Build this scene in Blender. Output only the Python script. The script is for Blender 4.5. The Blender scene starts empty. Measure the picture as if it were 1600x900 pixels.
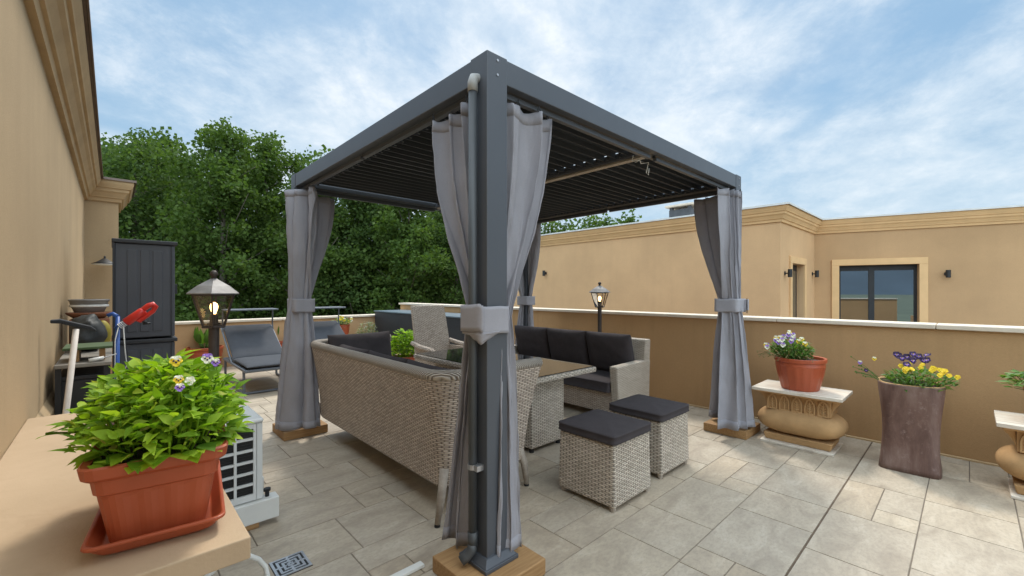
import bpy, math, random
from mathutils import Vector, Matrix, noise
R = math.radians
C = bpy.context.scene.collection
random.seed(7)

# ------------------------------------------------------------------ camera
YAW = 46.95                       # angle of the view direction from +X towards +Y
cam = bpy.data.objects.new("camera", bpy.data.cameras.new("camera"))
C.objects.link(cam)
cam.location = (0, 0, 1.4)
cam.rotation_euler = (R(90), 0, R(YAW - 90))
cam.data.sensor_width = 36
cam.data.lens = 36 * 668 / 1600
cam.data.shift_y = 5 / 1600
cam.data.clip_start = 0.05
cam.data.clip_end = 6000
bpy.context.scene.camera = cam

# ------------------------------------------------------------------ light
SUN_EL, SUN_AZ = 56, 43           # azimuth measured from +X towards +Y
sd = Vector((math.cos(R(SUN_EL)) * math.cos(R(SUN_AZ)), math.cos(R(SUN_EL)) * math.sin(R(SUN_AZ)), math.sin(R(SUN_EL))))
sun = bpy.data.objects.new("sun", bpy.data.lights.new("sun", 'SUN'))
C.objects.link(sun)
sun.data.energy = 1.5
sun.data.angle = R(10)
sun.data.color = (1, 0.93, 0.82)
sun.rotation_euler = sd.to_track_quat('Z', 'Y').to_euler()

W = bpy.data.worlds.new("World")
bpy.context.scene.world = W
W.use_nodes = True
nt = W.node_tree
for n in list(nt.nodes): nt.nodes.remove(n)
def wn(t, **k):
    n = nt.nodes.new(t)
    for a, b in k.items(): setattr(n, a, b)
    return n
out = wn('ShaderNodeOutputWorld'); bg = wn('ShaderNodeBackground')
bg.inputs[1].default_value = 0.12
nt.links.new(bg.outputs[0], out.inputs[0])
sky = wn('ShaderNodeTexSky', sky_type='NISHITA')
sky.sun_disc = False
sky.sun_elevation = R(SUN_EL)
sky.sun_rotation = R(90 - SUN_AZ)
sky.air_density = 1.0; sky.dust_density = 1.5; sky.ozone_density = 1.5
tc = wn('ShaderNodeTexCoord')
sep = wn('ShaderNodeSeparateXYZ'); nt.links.new(tc.outputs['Generated'], sep.inputs[0])
def wmath(op, a, b=None, c=None):
    n = wn('ShaderNodeMath', operation=op)
    for i, x in enumerate((a, b, c)):
        if x is None: continue
        if isinstance(x, (int, float)): n.inputs[i].default_value = x
        else: nt.links.new(x, n.inputs[i])
    return n.outputs[0]
zz = wmath('MAXIMUM', sep.outputs[2], 0.0)
den = wmath('ADD', zz, 0.30)
cx = wmath('DIVIDE', sep.outputs[0], den); cy = wmath('DIVIDE', sep.outputs[1], den)
comb = wn('ShaderNodeCombineXYZ'); nt.links.new(cx, comb.inputs[0]); nt.links.new(cy, comb.inputs[1])
def wnoise(scale, detail, rough, dist, off=(0, 0, 0), sc=(1, 1, 1), rot=0):
    m = wn('ShaderNodeMapping'); nt.links.new(comb.outputs[0], m.inputs[0])
    m.inputs['Location'].default_value = off; m.inputs['Scale'].default_value = sc; m.inputs['Rotation'].default_value = (0, 0, rot)
    n = wn('ShaderNodeTexNoise'); nt.links.new(m.outputs[0], n.inputs['Vector'])
    n.inputs['Scale'].default_value = scale; n.inputs['Detail'].default_value = detail
    n.inputs['Roughness'].default_value = rough; n.inputs['Distortion'].default_value = dist
    return n.outputs[0]
def wramp(x, stops):
    n = wn('ShaderNodeValToRGB'); nt.links.new(x, n.inputs[0])
    e = n.color_ramp.elements
    while len(e) > 1: e.remove(e[-1])
    e[0].position, e[0].color = stops[0][0], stops[0][1]
    for p, c in stops[1:]:
        q = e.new(p); q.color = c
    return n.outputs[0]
def g(v): return (v, v, v, 1)
n1 = wnoise(1.15, 8, 0.52, 0.5, (3.1, 0.4, 0), (1, 1.35, 1), R(-47))
n2 = wnoise(3.9, 10, 0.67, 0.15, (7.7, 2.2, 0), (1, 1.1, 1), R(-47))
cov = wmath('ADD', wmath('MULTIPLY', n1, 0.66), wmath('MULTIPLY', n2, 0.34))
cloud_fac = wramp(cov, [(0.38, g(0.10)), (0.45, g(0.34)), (0.51, g(0.68)), (0.60, g(0.97))])
dens = wramp(wmath('ADD', wmath('MULTIPLY', n2, 0.65), wmath('MULTIPLY', n1, 0.35)), [(0.36, (5.2, 6.3, 7.6, 1)), (0.50, (6.6, 7.7, 8.8, 1)), (0.64, (8.6, 9.2, 9.8, 1))])
veil = wn('ShaderNodeMixRGB'); veil.inputs[0].default_value = 0.60
skm = wn('ShaderNodeMixRGB', blend_type='MULTIPLY'); skm.inputs[0].default_value = 1
nt.links.new(sky.outputs[0], veil.inputs[1]); veil.inputs[2].default_value = (2.6, 5.2, 7.7, 1)
mixc = wn('ShaderNodeMixRGB')
nt.links.new(cloud_fac, mixc.inputs[0]); nt.links.new(veil.outputs[0], mixc.inputs[1]); nt.links.new(dens, mixc.inputs[2])
hor = wramp(sep.outputs[2], [(0.0, g(0.75)), (0.12, g(0.45)), (0.4, g(0.0))])
mixh = wn('ShaderNodeMixRGB'); nt.links.new(hor, mixh.inputs[0]); nt.links.new(mixc.outputs[0], mixh.inputs[1]); mixh.inputs[2].default_value = (5.3, 6.9, 8.0, 1)
# added brightness in the unseen sky overhead and opposite the sun, lifts the shade
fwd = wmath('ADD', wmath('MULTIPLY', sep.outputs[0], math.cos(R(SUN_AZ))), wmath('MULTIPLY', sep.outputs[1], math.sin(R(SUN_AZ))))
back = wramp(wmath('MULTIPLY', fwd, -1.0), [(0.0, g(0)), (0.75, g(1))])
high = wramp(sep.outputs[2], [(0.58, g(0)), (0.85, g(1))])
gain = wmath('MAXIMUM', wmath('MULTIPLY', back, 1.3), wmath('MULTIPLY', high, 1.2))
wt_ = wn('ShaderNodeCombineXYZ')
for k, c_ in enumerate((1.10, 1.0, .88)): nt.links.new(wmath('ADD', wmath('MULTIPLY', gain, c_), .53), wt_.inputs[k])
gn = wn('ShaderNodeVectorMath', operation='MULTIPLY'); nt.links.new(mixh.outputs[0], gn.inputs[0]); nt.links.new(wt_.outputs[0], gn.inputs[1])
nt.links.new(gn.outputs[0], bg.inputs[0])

vs = bpy.context.scene.view_settings
vs.view_transform = 'Standard'; vs.look = 'None'; vs.exposure = 0.78; vs.gamma = 1; vs.use_curve_mapping = False

# ------------------------------------------------------------------ materials
MATS = {}
class NB:
    """small node-building helper"""
    def __init__(s, name):
        s.m = bpy.data.materials.new(name); s.m.use_nodes = True
        s.t = s.m.node_tree; s.b = s.t.nodes['Principled BSDF']; s.o = s.t.nodes['Material Output']
        s.tc = s.n('ShaderNodeTexCoord')
    def n(s, t, **k):
        n = s.t.nodes.new(t)
        for a, b in k.items(): setattr(n, a, b)
        return n
    def l(s, a, b): s.t.links.new(a, b)
    def setin(s, i, x):
        if hasattr(x, 'is_linked') or isinstance(x, bpy.types.NodeSocket): s.l(x, i)
        else: i.default_value = x
    def math(s, op, *a):
        n = s.n('ShaderNodeMath', operation=op)
        for i, x in enumerate(a): s.setin(n.inputs[i], x)
        return n.outputs[0]
    def noise(s, scale, detail=4, rough=.55, dist=0, vec=None, sc=None):
        v = vec or s.tc.outputs['Object']
        if sc:
            m = s.n('ShaderNodeMapping'); s.l(v, m.inputs[0]); m.inputs['Scale'].default_value = sc; v = m.outputs[0]
        n = s.n('ShaderNodeTexNoise'); s.l(v, n.inputs['Vector'])
        n.inputs['Scale'].default_value = scale; n.inputs['Detail'].default_value = detail
        n.inputs['Roughness'].default_value = rough; n.inputs['Distortion'].default_value = dist
        return n.outputs[0]
    def ramp(s, x, stops):
        n = s.n('ShaderNodeValToRGB'); s.l(x, n.inputs[0]); e = n.color_ramp.elements
        while len(e) > 1: e.remove(e[-1])
        f = lambda c: (c, c, c, 1) if isinstance(c, (int, float)) else (*c, 1)
        e[0].position = stops[0][0]; e[0].color = f(stops[0][1])
        for p, c in stops[1:]: q = e.new(p); q.color = f(c)
        return n.outputs[0]
    def mix(s, fac, a, b, mode='MIX'):
        n = s.n('ShaderNodeMixRGB', blend_type=mode)
        for i, x in enumerate((fac, a, b)):
            if isinstance(x, tuple) and len(x) == 3: x = (*x, 1)
            s.setin(n.inputs[i], x)
        return n.outputs[0]
    def bump(s, h, strength=.3, dist=.01):
        n = s.n('ShaderNodeBump'); s.l(h, n.inputs['Height'])
        n.inputs['Strength'].default_value = strength; n.inputs['Distance'].default_value = dist
        s.l(n.outputs[0], s.b.inputs['Normal']); return n
    def color(s, c):
        if isinstance(c, tuple): s.b.inputs['Base Color'].default_value = (*c, 1)
        else: s.l(c, s.b.inputs['Base Color'])
    def set(s, **k):
        for a, b in k.items(): s.b.inputs[a.replace('_', ' ')].default_value = b
        return s.m

def mk_simple(name, col, rough=.6, var=.15, scale=8, metal=0, bump=0, bscale=60, spec=.5):
    n = NB(name)
    a = tuple(c * (1 - var) for c in col); b = tuple(min(1, c * (1 + var)) for c in col)
    n.color(n.ramp(n.noise(scale, 6, .6), [(.3, a), (.7, b)]))
    if bump: n.bump(n.noise(bscale, 3, .6), bump, .004)
    n.set(Roughness=rough, Metallic=metal); n.b.inputs['Specular IOR Level'].default_value = spec
    MATS[name] = n.m; return n.m

def mk_render(name, col, stain=.16):
    """sprayed plaster: fine grain bump, faint blotches and vertical rain streaks"""
    n = NB(name)
    big = n.noise(.8, 5, .6); fine = n.noise(55, 3, .7); st = n.noise(1.0, 5, .6, 0, None, (5, 5, .35))
    c0 = tuple(c * .90 for c in col); c1 = tuple(c * 1.08 for c in col)
    base = n.ramp(big, [(.3, c0), (.7, c1)])
    base = n.mix(n.ramp(st, [(.48, 0.0), (.75, stain * 2.2)]), base, tuple(c * .62 for c in col))
    base = n.mix(n.ramp(fine, [(.3, .16), (.6, 0.0)]), base, tuple(c * .6 for c in col))
    cr = n.n('ShaderNodeTexVoronoi', feature='DISTANCE_TO_EDGE'); cr.inputs['Scale'].default_value = .9
    wv = n.n('ShaderNodeVectorMath', operation='ADD'); n.l(n.tc.outputs['Object'], wv.inputs[0]); nzz = n.n('ShaderNodeTexNoise'); nzz.inputs['Scale'].default_value = 3; nzz.inputs['Detail'].default_value = 6; n.l(n.tc.outputs['Object'], nzz.inputs['Vector']); n.l(nzz.outputs['Color'], wv.inputs[1]); n.l(wv.outputs[0], cr.inputs['Vector'])
    crk = n.math('MULTIPLY', n.ramp(cr.outputs['Distance'], [(0, 1.0), (.004, 0.0)]), n.ramp(n.noise(.7, 3, .5), [(.52, 0.0), (.62, .30)]))
    base = n.mix(crk, base, tuple(c * .5 for c in col))
    n.color(base)
    n.bump(n.math('ADD', n.noise(130, 3, .7), n.math('MULTIPLY', n.noise(30, 3, .6), .5)), .55, .004)
    n.set(Roughness=.9); n.b.inputs['Specular IOR Level'].default_value = .2
    MATS[name] = n.m; return n.m

mk_render('plaster_house', (.46, .338, .205), .06)
mk_render('plaster_parapet', (.47, .29, .143))
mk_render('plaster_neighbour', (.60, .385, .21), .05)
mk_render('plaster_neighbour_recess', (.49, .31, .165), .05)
mk_simple('moulding', (.66, .43, .22), .85, .07, 3, 0, .25, 80, .2)
mk_simple('moulding_house', (.47, .33, .185), .85, .10, 3, 0, .25, 80, .2)
mk_simple('coping_stone', (.64, .55, .44), .6, .1, 5, 0, .1, 60)
mk_simple('coping_metal', (.16, .12, .10), .5, .2, 5, .6)
mk_simple('coping_white', (.62, .62, .60), .5, .1, 5)
mk_simple('anthracite', (.072, .080, .095), .42, .05, 3, 0, .03, 300)
mk_simple('anthracite_roof', (.040, .044, .050), .45, .08, 3)
mk_simple('galvanised', (.42, .37, .31), .45, .15, 6, .5)
mk_simple('pipe_grey', (.06, .065, .07), .45, .08, 6)
mk_simple('pipe_elbow', (.33, .33, .32), .5, .08, 6)
mk_simple('clamp_steel', (.5, .5, .52), .35, .1, 10, .8)
mk_simple('black_plastic', (.012, .013, .015), .55, .2, 8)
mk_simple('grey_plastic', (.062, .066, .078), .6, .08, 3, 0, .2, 150)
mk_simple('grey_plastic_dark', (.025, .026, .03), .6, .08, 3)
mk_simple('black_cover', (.020, .024, .030), .5, .15, 3, 0, .15, 12)
mk_simple('cover_top_sky_sheen', (.10, .14, .17), .35, .1, 3)  # black cover's top: reflected sky put into a paler, bluer colour
mk_simple('cushion_dark', (.056, .048, .050), .95, .10, 14, 0, .25, 700, .15)
mk_simple('lounger_pad', (.066, .070, .080), .9, .08, 12, 0, .2, 500, .2)
mk_simple('lounger_frame', (.15, .165, .19), .45, .08, 6, .3)
mk_simple('lamp_metal', (.055, .043, .038), .55, .2, 20, .4, .2, 150)
mk_simple('lamp_roof', (.22, .21, .205), .6, .2, 16, .5, .2, 100)
mk_simple('terracotta_plastic', (.37, .075, .028), .42, .10, 6, 0, .06, 60)
mk_simple('soil', (.035, .022, .014), 1, .4, 40, 0, .6, 60)
mk_simple('white_metal', (.66, .67, .66), .4, .05, 4)
mk_simple('white_plastic', (.68, .68, .65), .5, .05, 6)
mk_simple('grille_dark', (.012, .012, .013), .6, .2, 6)
mk_simple('fin_grey', (.022, .022, .022), .45, .2, 6, .5)
mk_simple('steel', (.55, .55, .56), .3, .15, 20, .9)
mk_simple('red_plastic', (.62, .03, .02), .35, .08, 8)
mk_simple('blue_metal', (.025, .09, .34), .4, .1, 8)
mk_simple('green_board', (.05, .085, .03), .7, .15, 12)
mk_simple('grey_board', (.22, .20, .17), .7, .15, 8)
mk_simple('yellow_olive', (.30, .24, .03), .6, .2, 12)
mk_simple('grey_basin', (.22, .21, .20), .5, .12, 8)
mk_simple('brown_clay', (.25, .10, .05), .7, .12, 8)
mk_simple('black_bag', (.018, .020, .020), .6, .2, 8, 0, .6, 18)
mk_simple('wood_pole', (.62, .56, .50), .6, .08, 6)
mk_simple('cord_white', (.7, .7, .68), .6, .05, 9)
mk_simple('bark', (.13, .115, .09), .95, .35, 5, 0, .8, 10, .1)
mk_simple('stand_stone', (.45, .275, .13), .85, .14, 6, 0, .35, 70, .25)
mk_simple('purple_flower', (.30, .16, .55), .7, .25, 60)
mk_simple('dark_flower', (.03, .010, .05), .7, .3, 60)
mk_simple('white_flower', (.80, .78, .62), .7, .1, 60)
mk_simple('yellow_flower', (.78, .55, .02), .7, .12, 60)
mk_simple('roof_gravel', (.36, .34, .31), .9, .2, 9)
mk_simple('chimney_dark', (.075, .08, .09), .7, .2, 8)
mk_simple('far_ground', (.075, .085, .045), 1, .35, .05)
mk_simple('far_hill', (.05, .07, .09), 1, .25, .004)
mk_simple('asphalt', (.06, .06, .06), .95, .15, 2)

n = NB('slab_paint')
b1 = n.noise(2.2, 6, .62); sp_ = n.noise(38, 4, .7); st_ = n.noise(5, 7, .7, .8)
c = n.ramp(b1, [(.3, (.41, .30, .19)), (.7, (.50, .37, .245))])
c = n.mix(n.ramp(st_, [(.55, 0.0), (.72, .35)]), c, (.33, .23, .14))
c = n.mix(n.ramp(sp_, [(.70, 0.0), (.76, .5)]), c, (.24, .16, .10))
n.color(c); n.bump(n.math('ADD', n.noise(120, 3, .6), n.noise(9, 4, .6)), .18, .004); n.set(Roughness=.7); n.b.inputs['Specular IOR Level'].default_value = .3; MATS['slab_paint'] = n.m
n = NB('wood_block')
grain = n.noise(3, 6, .6, .4, None, (1.5, 26, 26))
n.color(n.ramp(grain, [(.3, (.27, .145, .055)), (.7, (.42, .245, .105))])); n.bump(grain, .15, .003); n.set(Roughness=.7); MATS['wood_block'] = n.m

n = NB('marble_top')
v = n.noise(2.2, 8, .65, 1.2, None, (9, 1.2, 3))
n.color(n.ramp(v, [(.32, (.40, .33, .26)), (.5, (.62, .55, .46)), (.7, (.72, .67, .58))])); n.set(Roughness=.55); MATS['marble_top'] = n.m

n = NB('glaze_purple')
st = n.noise(2.2, 8, .68, .3, None, (2.6, 2.6, .8)); sp = n.noise(22, 6, .75)
c = n.ramp(st, [(.34, (.085, .042, .034)), (.48, (.145, .082, .066)), (.58, (.195, .125, .105)), (.70, (.27, .195, .17))])
c = n.mix(n.ramp(sp, [(.56, 0.0), (.72, .45)]), c, (.36, .27, .25))
n.color(c); n.bump(n.noise(14, 5, .6, 0, None, (1, 1, .4)), .35, .012); n.set(Roughness=.55); MATS['glaze_purple'] = n.m

# woven rattan; geometry stays axis aligned so the weave is mapped by the face's direction
def mk_wicker(name, light, dark, gap):
    n = NB(name)
    sp = n.n('ShaderNodeSeparateXYZ'); n.l(n.tc.outputs['Object'], sp.inputs[0])
    geo = n.n('ShaderNodeNewGeometry'); sn = n.n('ShaderNodeSeparateXYZ'); n.l(geo.outputs['True Normal'], sn.inputs[0])
    ax = n.math('ABSOLUTE', sn.outputs[0]); ay = n.math('ABSOLUTE', sn.outputs[1]); az = n.math('ABSOLUTE', sn.outputs[2])
    fx = n.math('GREATER_THAN', ax, ay); fz = n.math('GREATER_THAN', az, .72)
    def sel(f, a, b): return n.math('ADD', n.math('MULTIPLY', a, n.math('SUBTRACT', 1.0, f)), n.math('MULTIPLY', b, f))
    u = sel(fx, sp.outputs[0], sp.outputs[1])
    u = sel(fz, u, sp.outputs[0]); v = sel(fz, sp.outputs[2], sp.outputs[1])
    wob = n.noise(6, 2, .5)
    v = n.math('ADD', v, n.math('MULTIPLY', wob, .010)); u = n.math('ADD', u, n.math('MULTIPLY', n.noise(9, 2, .5), .006))
    RH, PW = .0125, .054
    vr = n.math('DIVIDE', v, RH); row = n.math('FLOOR', vr); fr = n.math('SUBTRACT', vr, row)
    par = n.math('ABSOLUTE', n.math('SUBTRACT', row, n.math('MULTIPLY', n.math('FLOOR', n.math('MULTIPLY', row, .5)), 2.0)))
    uu = n.math('ADD', n.math('DIVIDE', u, PW), n.math('MULTIPLY', par, .5)); cell = n.math('FLOOR', uu); fu = n.math('SUBTRACT', uu, cell)
    prof = n.math('SINE', n.math('MULTIPLY', fr, math.pi))                       # round strand across
    arch = n.math('ABSOLUTE', n.math('SINE', n.math('MULTIPLY', fu, math.pi)))   # over and under the stakes
    cv = n.n('ShaderNodeCombineXYZ'); n.l(cell, cv.inputs[0]); n.l(row, cv.inputs[1]); n.l(fx, cv.inputs[2])
    wnz = n.n('ShaderNodeTexWhiteNoise', noise_dimensions='3D'); n.l(cv.outputs[0], wnz.inputs['Vector'])
    strand = n.ramp(wnz.outputs['Value'], [(0, dark), (.45, tuple(.5 * (a + b) for a, b in zip(light, dark))), (1, light)])
    cb = n.n('ShaderNodeCombineXYZ'); n.l(u, cb.inputs[0]); n.l(v, cb.inputs[1])
    streak = n.noise(60, 3, .7, 0, cb.outputs[0], (.3, 6, 1))
    strand = n.mix(n.ramp(streak, [(.35, .35), (.65, 0.0)]), strand, tuple(x * .5 for x in dark))
    hh = n.math('MULTIPLY', n.math('POWER', prof, .6), n.math('POWER', arch, .55))
    col = n.mix(n.ramp(hh, [(.18, 1.0), (.62, 0.0)]), strand, gap)
    blot = n.noise(3.2, 4, .6)
    col = n.mix(n.ramp(blot, [(.4, .0), (.7, .25)]), col, tuple(x * .7 for x in light))
    n.color(col)
    n.bump(hh, .9, .006); n.set(Roughness=.6)
    MATS[name] = n.m
mk_wicker('wicker', (.76, .66, .55), (.50, .425, .34), (.12, .098, .075))
mk_wicker('wicker_brown', (.72, .60, .49), (.47, .38, .305), (.13, .10, .078))
mk_simple('wicker_leg', (.33, .28, .23), .6, .2, 30, 0, .5, 90)
n = NB('wicker_braid')
sp = n.n('ShaderNodeSeparateXYZ'); n.l(n.tc.outputs['Object'], sp.inputs[0])
s_ = n.math('ADD', n.math('ADD', sp.outputs[0], sp.outputs[1]), n.math('MULTIPLY', sp.outputs[2], .7))
w_ = n.math('SINE', n.math('MULTIPLY', s_, 2 * math.pi / .017))
n.color(n.ramp(n.math('ADD', n.math('MULTIPLY', w_, .5), .5), [(.0, (.17, .14, .115)), (.35, (.38, .33, .28)), (.8, (.54, .48, .41))]))
n.bump(w_, .8, .006); n.set(Roughness=.6); MATS['wicker_braid'] = n.m

# woven curtain cloth
def mk_cloth(name, col):
    n = NB(name)
    w = n.noise(260, 2, .6); b = n.noise(4, 4, .6)
    base = n.ramp(b, [(.3, tuple(c * .93 for c in col)), (.7, tuple(c * 1.06 for c in col))])
    base = n.mix(n.ramp(w, [(.35, .22), (.65, 0.0)]), base, tuple(c * .6 for c in col))
    n.color(base); n.bump(n.math('ADD', n.math('MULTIPLY', w, .25), n.noise(9, 4, .6)), .28, .006)
    n.set(Roughness=.95); n.b.inputs['Specular IOR Level'].default_value = .1
    tr = n.n('ShaderNodeBsdfTranslucent'); n.l(base, tr.inputs[0])
    mx = n.n('ShaderNodeMixShader'); mx.inputs[0].default_value = .28
    n.l(n.b.outputs[0], mx.inputs[1]); n.l(tr.outputs[0], mx.inputs[2]); n.l(mx.outputs[0], n.o.inputs[0])
    MATS[name] = n.m
mk_cloth('curtain_cloth', (.43, .42, .455))
mk_cloth('tie_cloth', (.48, .47, .51))

# leaves: colour differs per leaf, light passes through
def mk_leaf(name, stops, trans=.35, rough=.5, tint=1.3, spec=.35):
    n = NB(name)
    geo = n.n('ShaderNodeNewGeometry')
    c = n.ramp(geo.outputs['Random Per Island'], stops)
    n.color(c); n.set(Roughness=rough)
    n.b.inputs['Specular IOR Level'].default_value = spec
    tr = n.n('ShaderNodeBsdfTranslucent')
    n.l(n.mix(1.0, c, (1.15 * tint, 1.25 * tint, .55), 'MULTIPLY'), tr.inputs[0])
    mx = n.n('ShaderNodeMixShader'); mx.inputs[0].default_value = trans
    n.l(n.b.outputs[0], mx.inputs[1]); n.l(tr.outputs[0], mx.inputs[2]); n.l(mx.outputs[0], n.o.inputs[0])
    MATS[name] = n.m
mk_leaf('leaf_lime', [(0, (.09, .19, .014)), (.35, (.19, .33, .020)), (.8, (.29, .44, .032)), (.97, (.38, .48, .06)), (1, (.42, .40, .10))], .38, .6, 1.3, .2)
mk_leaf('leaf_bush', [(0, (.05, .11, .02)), (.5, (.09, .18, .03)), (1, (.15, .25, .06))])
mk_leaf('leaf_silver', [(0, (.12, .15, .09)), (1, (.26, .29, .20))])
mk_leaf('leaf_tree_a', [(0, (.048, .088, .025)), (.5, (.070, .116, .034)), (1, (.094, .144, .044))], .4, .7, 1.1, .12)
mk_leaf('leaf_tree_b', [(0, (.052, .095, .022)), (.5, (.076, .126, .030)), (1, (.10, .152, .040))], .38, .7, 1.1, .12)
mk_leaf('leaf_dry', [(0, (.16, .13, .05)), (1, (.26, .22, .10))])

def mk_glass(name, tint, gloss, rough=.02):
    n = NB(name)
    t = n.n('ShaderNodeBsdfTransparent'); t.inputs[0].default_value = (*tint, 1)
    gl = n.n('ShaderNodeBsdfGlossy'); gl.inputs['Roughness'].default_value = rough; gl.inputs[0].default_value = (.9, .9, .9, 1)
    fr = n.n('ShaderNodeFresnel'); fr.inputs[0].default_value = 1.45
    f = n.math('MAXIMUM', fr.outputs[0], gloss)
    mx = n.n('ShaderNodeMixShader'); n.l(f, mx.inputs[0]); n.l(t.outputs[0], mx.inputs[1]); n.l(gl.outputs[0], mx.inputs[2]); n.l(mx.outputs[0], n.o.inputs[0])
    MATS[name] = n.m
mk_glass('lantern_glass', (.86, .83, .78), .02)
n = NB('window_glass')
gl = n.n('ShaderNodeBsdfGlossy'); gl.inputs['Roughness'].default_value = .015; gl.inputs[0].default_value = (.55, .62, .68, 1)
n.color((.012, .014, .016)); n.set(Roughness=.05)
mx = n.n('ShaderNodeMixShader'); mx.inputs[0].default_value = .72
n.l(n.b.outputs[0], mx.inputs[1]); n.l(gl.outputs[0], mx.inputs[2]); n.l(mx.outputs[0], n.o.inputs[0]); MATS['window_glass'] = n.m
n = NB('table_glass')
n.color((.03, .028, .026)); n.set(Roughness=.04, IOR=1.7); MATS['table_glass'] = n.m
n = NB('bulb')
n.color((1, .8, .5)); n.b.inputs['Emission Color'].default_value = (1, .60, .24, 1); n.b.inputs['Emission Strength'].default_value = 5; MATS['bulb'] = n.m

# stone look tiles: tone differs per tile, veins run along the tile
n = NB('floor_tile')
geo = n.n('ShaderNodeNewGeometry')
tone = n.ramp(geo.outputs['Random Per Island'], [(0, (.44, .355, .255)), (.35, (.48, .40, .30)), (.65, (.455, .39, .305)), (1, (.49, .41, .305))])
va = n.n('ShaderNodeVectorMath', operation='ADD'); n.l(n.tc.outputs['Object'], va.inputs[0])
cmb = n.n('ShaderNodeCombineXYZ'); n.l(n.math('MULTIPLY', geo.outputs['Random Per Island'], 37.0), cmb.inputs[0]); n.l(n.math('MULTIPLY', geo.outputs['Random Per Island'], 91.0), cmb.inputs[1]); n.l(cmb.outputs[0], va.inputs[1])
cl = n.noise(3.0, 9, .68, .9, va.outputs[0], (1, 2.2, 1)); fn = n.noise(34, 5, .7, 0, va.outputs[0], (1, 1.6, 1))
c = n.mix(n.ramp(cl, [(.30, .75), (.50, .22), (.62, 0.0)]), tone, (.25, .20, .15))
c = n.mix(n.ramp(cl, [(.55, 0.0), (.75, .42)]), c, (.55, .50, .42))
c = n.mix(n.ramp(fn, [(.35, .38), (.55, 0.0)]), c, (.23, .195, .16))
dirt = n.noise(.55, 5, .6)
c = n.mix(n.ramp(dirt, [(.45, 0.0), (.75, .25)]), c, (.27, .23, .19))
n.color(c); n.bump(n.math('ADD', fn, cl), .16, .004)
rr = n.ramp(cl, [(.3, .46), (.7, .64)]); n.l(rr, n.b.inputs['Roughness']); MATS['floor_tile'] = n.m
mk_simple('grout', (.17, .14, .11), .95, .25, 4)
mk_simple('joint_brown', (.13, .09, .06), .95, .3, 10)
M = MATS

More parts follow.
